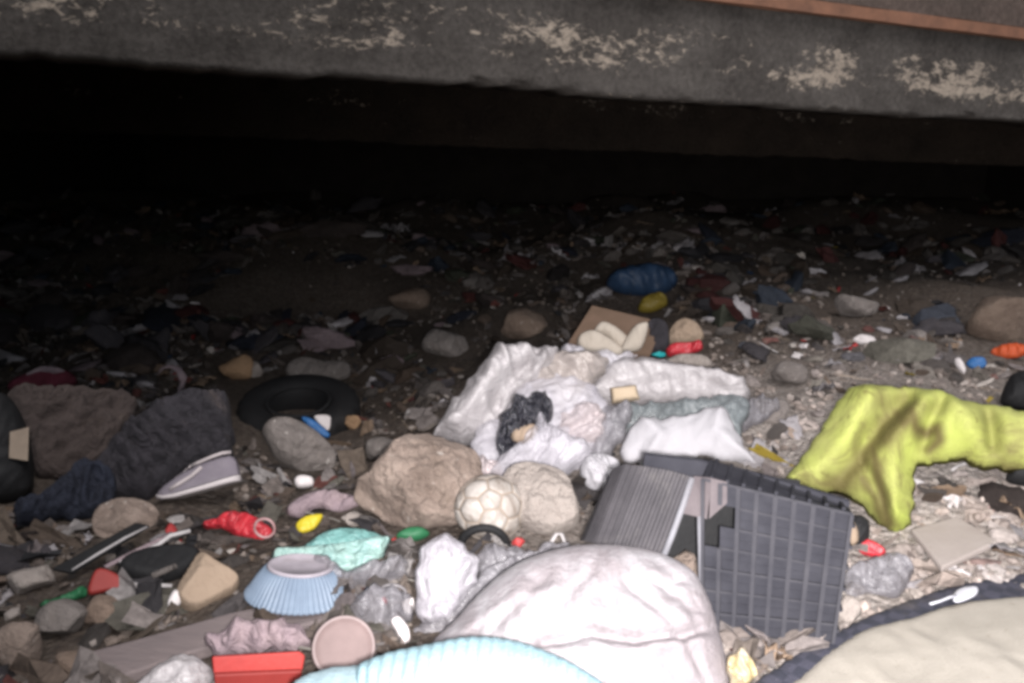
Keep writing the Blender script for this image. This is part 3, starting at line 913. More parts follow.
# sneaker: side view, toe to the left
def sneaker():
    G = gp(200, 508)
    d = (G - CAM).dot(Fv)
    L = 84 * d / F_PX
    e = empty('sneaker', G, 'worn grey sneaker with a dirty white sole lying before the dark clothes', 'shoe')
    OUTLINES.append([(150, 512), (235, 512), (235, 462), (150, 462)])
    base = G + Vector((-L * .50, 0.01, .005))
    ax = Vector((1, .10, .30)).normalized()          # toe to heel, heel raised on the heap
    side = Vector((-.28, 1, 0)); side = (side - ax * side.dot(ax)).normalized()
    up = ax.cross(side).normalized()
    if up.z < 0: up = -up
    rollm = Matrix.Rotation(math.radians(-28), 3, ax)
    side = rollm @ side; up = rollm @ up
    T = [0, .04, .12, .25, .4, .55, .7, .85, .96, 1.0]
    hw = [.06, .11, .155, .175, .165, .145, .14, .14, .115, .05]
    def section(t, w, z, cx=0):
        return base + ax * (t * L) + side * (w * L + cx * L) + up * (z * L)
    # sole
    vs, fs = [], []
    SG = 16
    for i, t in enumerate(T):
        spring = .07 * max(0, (.25 - t) / .25) ** 2
        for k in range(SG):
            a = 2 * math.pi * k / SG
            c, s_ = math.cos(a), math.sin(a)
            cw = math.copysign(abs(c) ** .35, c); sh = math.copysign(abs(s_) ** .35, s_)
            th = .045 + .03 * t
            vs.append(section(t, hw[i] * cw, spring + th * .5 * (1 + sh)))
    for i in range(len(T) - 1):
        for k in range(SG):
            fs.append((i * SG + k, i * SG + (k + 1) % SG, (i + 1) * SG + (k + 1) % SG, (i + 1) * SG + k))
    fs.append(tuple(reversed(range(SG)))); fs.append(tuple((len(T) - 1) * SG + k for k in range(SG)))
    mesh_obj('sole', vs, fs, M['sole'], parent=e)
    # upper: half-ellipse sections, open at the collar
    hh = [.05, .10, .145, .19, .25, .31, .33, .33, .31, .22]
    vs, fs = [], []
    SG = 17
    for i, t in enumerate(T):
        for k in range(SG):
            a = math.pi * k / (SG - 1)
            w = hw[i] * .93 * math.cos(a)
            z = hh[i] * (math.sin(a) ** .75)
            if .52 < t < .97 and .25 < a / math.pi < .75:
                z = min(z, hh[i] * .82) - .10 * math.sin((a / math.pi - .25) * 2 * math.pi)
            vs.append(section(t, w, .05 + .03 * t + z))
    for i in range(len(T) - 1):
        for k in range(SG - 1):
            fs.append((i * SG + k, i * SG + k + 1, (i + 1) * SG + k + 1, (i + 1) * SG + k))
    mesh_obj('upper', vs, fs, M['shoe'], parent=e)
    # pale side stripe and toe cap band along the near side
    def ribbon(nm, pts, r):
        tube(nm, pts, r, M['shoe_light'], parent=e, seg=6)
    near = -1 if side.y > 0 else 1
    ribbon('side_stripe', [section(t, near * w, z) for t, w, z in ((.22, .165, .11), (.36, .165, .15), (.5, .145, .20), (.62, .125, .27))], L * .025)
    ribbon('collar', [section(t, near * w, z) for t, w, z in ((.5, .07, .33), (.6, .095, .34), (.75, .10, .36), (.88, .095, .37), (.97, .05, .36))], L * .022)
    for q in range(4):
        t = .27 + .06 * q
        z = .05 + .03 * t + [.192, .213, .24, .27][q]
        ribbon('lace', [section(t, -.07, z - .02), section(t + .01, 0, z + .012), section(t, .07, z - .02)], L * .011)
sneaker()

# clothes heap on the left
blob('dark_clothes', [(96, 470), (118, 440), (150, 415), (185, 402), (224, 402), (232, 425), (232, 462), (205, 470), (180, 480), (150, 500), (112, 500), (90, 490)], (170, 492), M['darkcloth'],
     lean=.55, front=.16, back=.08, res=64, wr=.08, wscale=9, jag=4, seed=21, creases=[([(130, 440), (200, 430)], .02, 5), ([(150, 470), (220, 445)], -.03, 6)],
     label='heap of crumpled dark grey clothes behind the sneaker', cat='clothes')
blob('striped_cloth', [(158, 414), (180, 400), (208, 396), (227, 401), (226, 416), (212, 414), (190, 412), (168, 420)], (195, 425), M['lilac'], lean=.5, front=.04, back=.02, res=36, wr=.02,
     wscale=12, wstretch=(.4, 1, 2), off=.08, seed=22, label='faded pink and white cloth on top of the dark clothes heap', cat='cloth')
blob('brown_cloth', [(5, 395), (40, 388), (90, 392), (135, 400), (130, 430), (96, 470), (60, 480), (32, 470), (25, 430)], (75, 480), M['browncloth'], lean=.6, front=.09, back=.05, res=54, wr=.07,
     wscale=9, jag=4, seed=23, label='brown grey cloth heaped at the far left above the black bag', cat='cloth')
blob('dark_jacket', [(48, 490), (80, 462), (110, 470), (118, 500), (100, 520), (60, 520), (20, 528), (15, 505)], (70, 522), M['navy'], lean=.5, front=.08, back=.05, res=44, wr=.06, wscale=12, jag=4, seed=24,
     label='navy blue garment crushed between the beige tag and the sneaker', cat='garment')
bb = empty('black_bag', gp(14, 500), 'black bag at the left edge with a beige tag on it', 'bag')
blob('bag_body', [(-40, 400), (-5, 392), (14, 402), (28, 432), (34, 470), (28, 498), (-10, 508), (-45, 490)], (0, 500), M['black'], lean=.3, front=.10, back=.06, res=36, wr=.02, wscale=8, parent=bb, seed=25)
slab('tag', [(10, 432), (29, 427), (28, 461), (9, 458)], (10, 505), M['label_beige'], lean=.2, thick=.004, lift=.10, parent=bb, keep=False, bevel=.001)
mc = empty('maroon_cloth', gp(48, 392), 'maroon cloth with a pale top fold in the dim left distance', 'cloth')
blob('cloth_body', [(8, 384), (28, 374), (50, 369), (72, 374), (76, 385), (50, 392), (15, 392)], (45, 392), M['maroon'], lean=.45, front=.07, back=.04, res=30, wr=.02, wscale=9, parent=mc, seed=26)
blob('pale_fold', [(24, 376), (40, 367), (60, 368), (66, 374), (46, 374)], (45, 392), M['lilac'], lean=.45, front=.03, back=.02, res=20, wr=.01, wscale=12, parent=mc, seed=27, off=.05)
# arch-shaped strip
Gs = gp(178, 392)
ds = (Gs - CAM).dot(Fv)
def pix_at(px, py, depth):
    return CAM + ray(px, py) * depth
tube('curved_strip', [pix_at(x, y, ds) for x, y in ((158, 374), (163, 368), (171, 366), (179, 370), (183, 378), (182, 386), (178, 392))], [.012, .018, .022, .026, .028, .03, .02], M['lilac'], flat=.5, origin=Gs,
     label='pale curved strip standing up behind the faded pink cloth', cat='strip')
# tyre
def tyre():
    G = gp(290, 432)
    e = empty('car_tyre', G, 'black car tyre lying half buried behind the rounded rock, in the dark', 'tyre')
    OUTLINES.append([(226, 432), (352, 432), (352, 378), (226, 378)])
    k = (G - CAM).dot(Fv) / 3.55
    R, r = .185 * k, .062 * k
    mtx = Matrix.Translation(G + Vector((0, .16 * k, .025 * k))) @ Matrix.Rotation(math.radians(14), 4, 'X')
    vs, fs = [], []
    N, K = 96, 20
    kk = k
    for i in range(N):
        a = 2 * math.pi * i / N
        for k in range(K):
            b = 2 * math.pi * k / K
            c, s_ = math.cos(b), math.sin(b)
            cw = math.copysign(abs(c) ** .6, c); sh = math.copysign(abs(s_) ** .6, s_)
            tr = .006 * kk if (cw > .75 and (i // 2) % 2 == 0) else 0
            rr = R + r * cw + tr
            vs.append(mtx @ Vector((rr * math.cos(a), rr * math.sin(a), .075 * kk * sh)))
    for i in range(N):
        for k in range(K):
            fs.append((i * K + k, ((i + 1) % N) * K + k, ((i + 1) % N) * K + (k + 1) % K, i * K + (k + 1) % K))
    mesh_obj('tread', vs, fs, M['black'], parent=e)
    lathe('bead_ring', [(a * kk, b * kk) for a, b in ((.122, .055), (.118, .068), (.126, .074), (.134, .066))], 64, mtx, M['black'], parent=e, caps=False)
tyre()
# rocks
blob('boulder', [(354, 500), (357, 484), (372, 468), (386, 452), (402, 438), (422, 434), (446, 441), (468, 448), (480, 462), (484, 482), (478, 504), (462, 524), (430, 530), (398, 528), (378, 516)],
     (425, 522), M['rock'], lean=.42, front=.15, back=.12, rfrac=.75, res=90, wr=.022, wscale=9, woct=5, facets=14, seed=31, jag=4,
     label='largest boulder, rough tan stone in front of the heap of white bags', cat='boulder')
blob('rounded_rock', [(262, 432), (270, 420), (288, 418), (308, 426), (326, 440), (336, 455), (332, 470), (314, 475), (294, 470), (276, 460), (268, 446)], (302, 470), M['rock_grey'],
     lean=.4, front=.09, back=.08, rfrac=.9, res=50, wr=.012, wscale=9, woct=4, facets=3, seed=32, label='smooth rounded tan rock beside the blue and white wrapper', cat='rock')
blob('flat_stone', [(92, 520), (100, 505), (122, 499), (148, 502), (160, 515), (156, 530), (128, 538), (98, 536)], (126, 536), M['rock'], lean=.5, front=.05, back=.05, rfrac=.8, res=40,
     wr=.012, wscale=10, facets=3, seed=33, label='flat rounded stone left of and below the sneaker', cat='stone')
blob('sandy_sack', [(504, 474), (520, 464), (548, 466), (566, 474), (574, 492), (580, 512), (574, 528), (550, 536), (526, 530), (510, 514), (502, 496)], (540, 534), M['rock_pale'], lean=.45,
     front=.09, back=.07, rfrac=.7, res=64, wr=.014, wscale=12, woct=5, facets=11, seed=34, label='pale rough stone right of the old football', cat='rock')
rock('stone', 353, 423, 18, 17, M['orange_stone'], 'small ochre stone to the right of the blue and white wrapper', 'stone', 3)
rock('stone', 236, 370, 34, 28, M['orange_stone'], 'ochre lump in the dim distance behind the tyre', 'stone', 4)
rock('stone', 255, 370, 16, 20, M['rock_pale'], 'small pale round stone right of the ochre lump', 'stone', 5)
rock('stone', 680, 578, 48, 52, M['rock'], 'tan stone seen under the crate between its two broken sides', 'stone', 6)
rock('stone', 848, 612, 30, 30, M['rock_pale'], 'pale stone at the lower right corner of the crate', 'stone', 7)
rock('stone', 856, 308, 46, 26, M['rock_grey'], 'grey stone in the dim distance beyond the lime tarp', 'stone', 8)
rock('stone', 1004, 318, 74, 58, M['rock_brown'], 'big brown rock in the far right darkness', 'rock', 9)
rock('stone', 20, 650, 50, 60, M['rock'], 'tan rock at the lower left corner', 'rock', 10)
rock('stone', 60, 622, 52, 40, M['rock_grey'], 'angular grey stone left of the long grey board', 'stone', 12, rot=.3)
rock('stone', 100, 615, 40, 34, M['rock_brown'], 'brown stone touching the left end of the grey board', 'stone', 13)
rock('stone', 30, 582, 54, 26, M['rock_pale'], 'flat pale stone at the left edge below the navy garment', 'stone', 15, rot=.15)
rock('stone', 70, 668, 44, 34, M['rock_brown'], 'brown stone at the bottom below the board\'s left end', 'stone', 16)
rock('stone', 790, 376, 36, 28, M['rock_grey'], 'grey stone left of the top of the lime tarp', 'stone', 17)
rock('stone', 768, 410, 44, 26, M['rock_grey'], 'grey stone between the white cloth and the lime tarp', 'stone', 18)
rock('stone', 522, 326, 50, 34, M['rock_brown'], 'dim brown rock behind the grey white bags', 'rock', 19)
rock('stone', 448, 346, 54, 30, M['rock_grey'], 'dim grey rock left of the topmost white bag', 'rock', 20)
rock('stone', 408, 300, 44, 26, M['rock_brown'], 'dim rock in the middle darkness', 'rock', 21)
rock('stone', 382, 450, 36, 28, M['rock_grey'], 'grey stone between the rounded rock and the boulder', 'stone', 22)
rock('stone', 352, 520, 22, 18, M['rock_pale'], 'small pale stone left of the boulder\'s foot', 'stone', 23)
rock('stone', 870, 350, 22, 12, M['rock_pale'], 'little pale stone above the lime tarp', 'stone', 24)
blob('green_lump', [(312, 384), (290, 380), (286, 366), (300, 357), (325, 360), (348, 362), (350, 376), (332, 382)], (318, 386), M['rock_grey'], lean=.4, front=.06, back=.04, res=30, wr=.03, wscale=9, seed=36,
     label='greyish crumpled sacking in the dark right behind the tyre', cat='sacking')

# blue & white wrapper
wr_ = empty('wrapper', gp(322, 440), 'blue and white snack wrapper at the top of the rounded rock', 'wrapper')
blob('blue_half', [(301, 418), (308, 417), (320, 424), (330, 434), (326, 438), (312, 430)], (318, 440), M['blue'], lean=.4, front=.01, back=.006, res=18, wr=.01, wscale=26, parent=wr_, seed=40, off=.06, lift=.02)
blob('white_half', [(314, 416), (330, 416), (329, 430), (322, 427)], (318, 440), M['white_scrap'], lean=.4, front=.008, back=.005, res=14, wr=.01, wscale=26, parent=wr_, seed=41, off=.06, lift=.02)

# strips, dustpan etc. at the left
rs_ = empty('rubber_strip', gp(100, 560), 'black rubber strip with a pale worn edge below the flat stone', 'strip')
slab('strip_body', [(52, 568), (136, 522), (150, 525), (72, 572)], (100, 570), M['black'], lean=.7, thick=.012, lift=.05, parent=rs_)
def gpl(px, py, lift):
    p = gp(px, py)
    return p + Vector((0, 0, lift))
def on_plane(anchor, lean, lift, off=0.0):
    G = gp(*anchor) + Vector((0, 0, lift))
    hc = Vector((CAM.x - G.x, CAM.y - G.y, 0)).normalized()
    n = (hc * (1 - lean) + Vector((0, 0, 1)) * lean).normalized()
    G = G + n * off
    return lambda px, py: CAM + ray(px, py) * ((G - CAM).dot(n) / ray(px, py).dot(n))
q = on_plane((100, 570), .7, .052)
tube('pale_edge', [q(x, y) for x, y in ((72, 570), (98, 554), (125, 538), (147, 527))], [.002, .004, .004, .003], M['white_s'], parent=rs_, seg=6)
q = on_plane((150, 566), .8, .05)
tube('white_stick', [q(x, y) for x, y in ((120, 563), (142, 552), (158, 545), (170, 536), (190, 531))], .006, M['white_s'], seg=7, label='pale stick slanting over the black plate', cat='stick')
tube('white_stick', [q(x, y) for x, y in ((105, 567), (126, 556), (146, 546), (172, 533))], .009, M['lilac'], seg=7, flat=.4, label='greyish flat slat just left of the pale stick', cat='slat')
bp_ = empty('black_plate', gp(158, 585), 'round black plate with a grey bar, above the red scoop handle', 'plate')
blob('plate_body', [(118, 570), (130, 557), (160, 549), (192, 549), (202, 558), (190, 572), (165, 582), (134, 580)], (160, 588), M['black'], lean=.7, front=.03, back=.02, rfrac=.4, res=34, parent=bp_, wr=.004, seed=44)
q = on_plane((160, 588), .7, 0.0, .034)
tube('grey_bar', [q(x, y) for x, y in ((152, 576), (164, 571), (176, 566))], .008, M['rock_grey'], parent=bp_, seg=8)
sc_ = empty('scoop', gp(108, 598), 'red plastic scoop with a pale thin handle, left of the tan block', 'scoop')
blob('scoop_blade', [(88, 594), (94, 572), (106, 569), (126, 580), (128, 588), (108, 592)], (108, 600), M['red_dark'], lean=.5, front=.012, back=.008, rfrac=.3, res=24, parent=sc_, off=.03)
q = on_plane((108, 600), .5, 0, .035)
tube('handle', [q(x, y) for x, y in ((126, 584), (148, 585), (172, 586))], .0055, M['white_s'], parent=sc_, seg=8)
blob('green_scrap', [(40, 604), (66, 594), (84, 586), (86, 596), (70, 602), (48, 610)], (64, 608), M['green'], lean=.6, front=.012, back=.006, res=20, wr=.02, wscale=18, seed=46, label='dark green plastic scrap left of the red scoop', cat='scrap')

# ------------------------------------------------------------------ heap of bags in the middle
blob('plastic_bag', [(432, 440), (446, 414), (462, 392), (478, 372), (492, 354), (505, 348), (530, 351), (556, 350), (552, 372), (536, 388), (520, 402), (506, 420), (492, 442), (470, 448), (448, 442)],
     (478, 452), M['bag'], lean=.4, front=.16, back=.1, res=64, wr=.05, wscale=6, seed=51, jag=5, creases=[([(506, 352), (480, 400), (450, 438)], .03, 8), ([(540, 356), (500, 400), (480, 440)], -.035, 7), ([(530, 372), (512, 388)], -.03, 6)],
     label='long grey white bag, leftmost of the bag heap, sloping down to the boulder', cat='bag', group='plastic bags heaped in the middle')
blob('plastic_bag', [(512, 402), (522, 382), (540, 366), (562, 354), (588, 354), (610, 362), (600, 378), (592, 400), (584, 418), (566, 425), (552, 420), (546, 402), (530, 402)],
     (560, 432), M['bag_warm'], lean=.4, front=.13, back=.08, res=56, wr=.045, wscale=7, seed=52, jag=5, creases=[([(556, 370), (575, 378), (585, 402)], -.03, 6), ([(545, 384), (556, 372), (575, 366)], .02, 5)],
     label='dusty yellowish white bag right below the cream curled pad', cat='bag', group='plastic bags heaped in the middle')
blob('plastic_bag', [(590, 395), (598, 376), (616, 364), (645, 360), (680, 366), (712, 371), (740, 378), (751, 392), (742, 406), (716, 410), (686, 408), (650, 406), (612, 408), (594, 406)],
     (668, 418), M['bag'], lean=.4, front=.12, back=.08, res=64, wr=.03, wscale=7, wstretch=(.6, 1, 1.6), seed=53, jag=5, creases=[([(610, 376), (660, 374), (740, 385)], .02, 5), ([(640, 392), (690, 388), (735, 400)], -.02, 5)],
     label='long smooth greyish white bag, topmost right of the heap', cat='bag', group='plastic bags heaped in the middle')
for sd, ol, an, mk, lb in (
    (151, [(470, 452), (480, 425), (505, 415), (520, 385), (560, 375), (600, 392), (612, 420), (600, 455), (560, 480), (510, 490), (480, 478)], (540, 470), 'bag_clear', 'thin cloudy film spread under the black bag and the clear white bag'),
    (152, [(560, 350), (600, 352), (640, 356), (610, 372), (596, 392), (580, 410), (562, 402), (552, 375)], (590, 414), 'bag_clear', 'wisp of clear film between the dusty bag and the long smooth bag'),
    (153, [(590, 418), (612, 408), (634, 412), (628, 432), (612, 455), (596, 460), (586, 446)], (606, 466), 'bag_dim', 'grey film fold left of the bright white cloth'),
    (154, [(732, 408), (752, 400), (772, 398), (780, 408), (764, 420), (748, 432), (738, 428)], (752, 436), 'bag_dim', 'grey film trailing right of the long smooth bag'),
    (155, [(462, 470), (480, 462), (500, 466), (506, 480), (490, 486), (470, 484)], (486, 492), 'bag_pink', 'scrap of white film between the boulder and the football'),
    (156, [(474, 560), (500, 548), (530, 552), (560, 556), (572, 566), (540, 572), (505, 580), (480, 590)], (520, 590), 'bag_dim', 'cloudy film tucked behind the upper edge of the big sack'),
    (157, [(350, 604), (362, 592), (388, 588), (412, 600), (408, 628), (380, 634), (356, 624), (348, 612)], (370, 630), 'bag_dim', 'cloudy crumpled film between the blue bowl and the upright clear bag'),
    (158, [(205, 640), (232, 626), (262, 622), (300, 628), (310, 648), (270, 656), (220, 658)], (258, 660), 'lilac', 'pinkish grey cloth behind the red tray'),
    (159, [(318, 556), (350, 572), (392, 560), (410, 568), (398, 586), (350, 592), (326, 580)], (360, 590), 'bag_dim', 'grey film lying just below the teal packet')):
    blob('film_sheet', ol, an, M[mk], lean=.55, front=.06, back=.03, res=46, wr=.045, wscale=9, seed=sd, jag=6, off=.0, label=lb, cat='film', keep=False)
blob('foam_block', [(610, 388), (636, 385), (640, 400), (612, 404)], (626, 424), M['foam'], lean=.3, front=.035, back=.03, rfrac=.5, res=22, seed=54, off=.12, sharp=True, lift=.0,
     label='pale yellow foam block in front of the long smooth bag', cat='foam')
blob('film_sheet', [(598, 412), (622, 404), (668, 402), (700, 398), (728, 394), (752, 404), (742, 428), (742, 444), (720, 432), (690, 425), (650, 436), (622, 446), (610, 438)], (668, 436), M['bag_teal'],
     lean=.45, front=.06, back=.03, res=50, wr=.04, wscale=9, seed=55, jag=5, off=.05, label='clouded grey green film sheet tucked under the long smooth bag', cat='film')
blob('white_cloth', [(619, 452), (628, 432), (640, 416), (662, 420), (690, 414), (722, 406), (734, 424), (744, 446), (756, 461), (730, 462), (700, 455), (672, 462), (645, 464), (624, 462)],
     (688, 470), M['white_cloth'], lean=.5, front=.035, back=.03, res=56, wr=.006, rfrac=.9, wscale=6, creases=[([(640, 420), (660, 440), (650, 462)], .02, 7), ([(722, 408), (715, 435), (742, 458)], .02, 8), ([(690, 416), (690, 455)], -.012, 8)], seed=56, off=.06, jag=3, sharp=True, label='clean bright white cloth draped just behind the black crate', cat='cloth')
blob('plastic_bag', [(556, 428), (566, 412), (588, 404), (604, 410), (606, 428), (600, 446), (584, 450), (566, 442)], (582, 456), M['bag_pink'], lean=.4, front=.08, back=.05, res=44, wr=.045, wscale=10, seed=57, jag=5, off=.03,
     label='small pinkish white bag left of the bright white cloth', cat='bag', group='plastic bags heaped in the middle')
blob('plastic_bag', [(488, 476), (500, 458), (520, 444), (540, 418), (556, 430), (580, 440), (594, 452), (580, 468), (560, 474), (530, 472), (504, 482)], (542, 482), M['bag_clear'], lean=.45, front=.09, back=.05,
     res=54, wr=.05, wscale=9, seed=58, jag=5, off=.03, label='thin clear white bag lying above the pale rough stone', cat='bag', group='plastic bags heaped in the middle')
blob('black_bag', [(494, 440), (498, 420), (510, 404), (530, 394), (548, 392), (553, 408), (545, 424), (535, 436), (520, 450), (500, 458)], (522, 462), M['blackfilm'], lean=.4, front=.07, back=.05, res=56,
     wr=.05, wscale=16, woct=4, seed=59, jag=6, off=.09, label='glossy crumpled black bag wedged among the white bags', cat='bag')
blob('tan_scrap', [(512, 432), (528, 424), (538, 428), (530, 442), (514, 442)], (522, 462), M['tan'], lean=.4, front=.03, back=.02, res=20, wr=.01, wscale=14, seed=60, off=.14, label='tan crumpled piece in front of the glossy black bag', cat='scrap')
blob('white_rag', [(580, 468), (588, 456), (604, 454), (619, 462), (616, 476), (606, 490), (590, 490), (582, 480)], (600, 495), M['white_cloth'], lean=.4, front=.05, back=.03, res=36, wr=.03, wscale=14, seed=61,
     label='small crumpled white rag left of the crate\'s ribbed side', cat='rag')
blob('plastic_bag', [(416, 590), (418, 560), (428, 540), (446, 533), (464, 545), (480, 560), (476, 580), (464, 600), (440, 622), (420, 620)], (446, 622), M['bag_clear'], lean=.3, front=.07, back=.05, res=52, wr=.03, wscale=9,
     seed=62, jag=5, label='clear crumpled bag standing upright left of the big sack', cat='bag')
blob('grey_cloth', [(412, 632), (432, 615), (455, 603), (480, 575), (510, 560), (560, 545), (570, 552), (515, 570), (470, 612), (440, 640), (418, 645)], (470, 620), M['bag_dim'], lean=.6, front=.04, back=.02, res=50, wr=.03, wscale=9,
     seed=63, jag=5, label='grey clouded film running along the left edge of the big sack', cat='film')
# cream curled pad + cardboard behind
slab('cardboard', [(562, 352), (592, 305), (664, 322), (648, 360), (600, 372)], (610, 372), M['cardboard'], lean=.55, thick=.012, lift=.10, label='dark brown cardboard sheet behind the cream curled pad', cat='cardboard')
cp = empty('curled_pad', gp(612, 372), 'cream curled pad lying open on the brown cardboard', 'pad')
blob('left_roll', [(577, 345), (580, 335), (592, 330), (606, 336), (624, 350), (619, 362), (600, 360), (584, 354)], (608, 378), M['cream'], lean=.35, front=.035, back=.03, res=30, rfrac=.7, wr=.012, wscale=8, parent=cp, seed=66, lift=.06)
blob('middle_fold', [(594, 332), (602, 322), (616, 327), (630, 340), (628, 350), (618, 350), (606, 338)], (608, 376), M['cream'], lean=.35, front=.045, back=.03, res=30, wr=.006, wscale=8, parent=cp, seed=67, lift=.06)
blob('right_leaf', [(620, 352), (626, 338), (636, 325), (648, 323), (646, 338), (640, 350), (628, 353)], (612, 378), M['cream'], lean=.3, front=.035, back=.02, res=30, wr=.006, wscale=8, parent=cp, seed=68, lift=.06)
blob('dark_rag', [(644, 340), (648, 322), (658, 318), (668, 326), (668, 350), (652, 356), (645, 352)], (656, 362), M['darkcloth'], lean=.35, front=.05, back=.03, res=26, wr=.02, wscale=12, seed=69, label='dark grey rag beside the cream pad', cat='rag')
blob('tan_lump', [(666, 342), (672, 326), (684, 318), (698, 324), (704, 338), (692, 346), (674, 346)], (684, 352), M['tan'], lean=.35, front=.06, back=.04, res=30, wr=.015, wscale=12, facets=3, seed=70,
     label='tan lump above the small red cloth at the back of the bag heap', cat='lump')
blob('red_cloth', [(666, 350), (674, 343), (690, 342), (700, 340), (702, 350), (686, 355), (670, 357)], (684, 360), M['red_bag'], lean=.35, front=.03, back=.02, res=26, wr=.02, wscale=14, seed=71, label='small red cloth under the tan lump behind the bags', cat='cloth')
rock('turquoise_cap', 658, 358, 16, 9, M['cyan'], 'turquoise plastic cap peeking over the long smooth bag', 'cap', 25, sink=-.6)
blob('grey_bag', [(664, 364), (680, 354), (706, 356), (712, 368), (690, 372)], (690, 376), M['rock_pale'], lean=.35, front=.04, back=.03, res=26, wr=.02, wscale=12, seed=72, label='grey lump just above the long smooth bag', cat='lump')
blob('blue_cloth', [(606, 284), (616, 272), (640, 266), (668, 268), (678, 280), (668, 292), (640, 296), (616, 292)], (645, 298), M['blue_s'], lean=.4, front=.12, back=.06, res=30, wr=.06, wscale=5, seed=73,
     label='dark blue cloth far back in the dark, behind the cream pad', cat='cloth')
blob('yellow_bag', [(638, 306), (646, 296), (662, 293), (668, 304), (654, 312), (640, 312)], (652, 314), M['yellow_s'], lean=.4, front=.06, back=.04, res=22, wr=.03, wscale=9, seed=74, label='dull yellow bag just in front of the dark blue cloth', cat='bag')

# football
def football():
    G = gp(490, 532)
    d = (G - CAM).dot(Fv)
    R = 37 * d / F_PX
    bm = bmesh.new()
    bmesh.ops.create_icosphere(bm, subdivisions=1, radius=1.0)
    bmesh.ops.bevel(bm, geom=list(bm.verts), offset=100 / 3.0, offset_type='PERCENT', segments=1, affect='VERTICES')
    bmesh.ops.remove_doubles(bm, verts=bm.verts, dist=1e-3)
    fs0 = list(bm.faces)
    r = bmesh.ops.inset_individual(bm, faces=fs0, thickness=.035, depth=0.0)
    seam = set(f for f in r['faces'])
    for f in bm.faces:
        f.material_index = 1 if f in seam else 0
    bmesh.ops.triangulate(bm, faces=list(bm.faces))
    bmesh.ops.subdivide_edges(bm, edges=list(bm.edges), cuts=3, use_grid_fill=True)
    for v in bm.verts:
        deep = any(f.material_index == 1 for f in v.link_faces) and all(f.material_index == 1 for f in v.link_faces)
        v.co = v.co.normalized() * (.982 if deep else 1.0)
    e = tag(mesh_obj('football', [], [], M['ball'], origin=G, mats=[M['ball'], M['ballseam']]), 'old pale football with worn panels between the boulder and the rough stone', 'ball')
    rot = Matrix.Rotation(.9, 3, 'X') @ Matrix.Rotation(.5, 3, 'Z')
    for v in bm.verts:
        p = rot @ v.co
        p.z *= .88
        p += Vector((.5, 0, .3)) * (-.12 * max(0, p.x) ** 2)      # sagging side
        v.co = p * R + Vector((0, R * .2, R * .62))
    for f in bm.faces: f.smooth = True
    bm.to_mesh(e.data)
    bm.free()
    OUTLINES.append([(455, 480), (525, 480), (525, 540), (455, 540)])
football()
Gh = gp(484, 548); dh = (Gh - CAM).dot(Fv)
tube('black_hose', [pix_at(484 + 23 * math.cos(a), 546 - 18 * math.sin(a), dh - .03 * math.sin(a)) for a in np.linspace(-.1, 3.0, 16)], .011, M['black'], origin=Gh, seg=10, label='arched piece of black hose in front of the football', cat='hose')
rock('red_lump', 518, 546, 13, 12, M['red_s'], 'small red lump between the football and the big sack', 'lump', 26, sink=-.2)
q = on_plane((560, 552), .6, .03)
tube('white_strap', [q(x, y) for x, y in ((545, 552), (556, 534), (562, 534), (567, 548), (580, 545))], .006, M['white_s'], seg=6, flat=.5, label='bent white strap left of the crate\'s ribbed side', cat='strap')
rock('white_lump', 408, 590 + 16, 14, 18, M['white_scrap'], 'small white lump left of the upright clear bag', 'lump', 27)
blob('white_shard', [(390, 622), (398, 616), (408, 626), (410, 640), (402, 644), (396, 632)], (402, 644), M['white_scrap'], lean=.5, front=.015, back=.008, res=18, wr=.01, wscale=26, seed=76, label='white broken shard above the pale blue knit', cat='shard')
blob('red_wrapper', [(372, 612), (378, 602), (384, 596), (388, 602), (382, 612), (374, 618)], (380, 618), M['red_bag'], lean=.5, front=.012, back=.006, res=18, wr=.012, wscale=26, seed=77, label='small twisted red wrapper right of the blue bowl', cat='wrapper')
q = on_plane((388, 606), .6, .02)
tube('wire_ring', [q(392 + 14 * math.cos(a), 594 + 9 * math.sin(a)) for a in np.linspace(0, 6.28, 25)[:-1]], .004, M['film_s'], closed=True, seg=6, label='pale ring lying by the small red wrapper', cat='ring')

# ------------------------------------------------------------------ broken black crate
def quad_pt(c, s, t):
    return (c[0] * (1 - s) + c[1] * s) * (1 - t) + (c[3] * (1 - s) + c[2] * s) * t

def add_hexa(vs, fs, p8):
    b = len(vs)
    vs.extend(p8)
    for f in ((0, 1, 2, 3), (7, 6, 5, 4), (0, 4, 5, 1), (1, 5, 6, 2), (2, 6, 7, 3), (3, 7, 4, 0)):
        fs.append(tuple(b + i for i in f))

def panel_cell(vs, fs, c, n, s0, s1, t0, t1, h0, h1):
    q4 = [quad_pt(c, s, t) for s, t in ((s0, t0), (s1, t0), (s1, t1), (s0, t1))]
    add_hexa(vs, fs, [p + n * h1 for p in q4] + [p + n * h0 for p in q4])

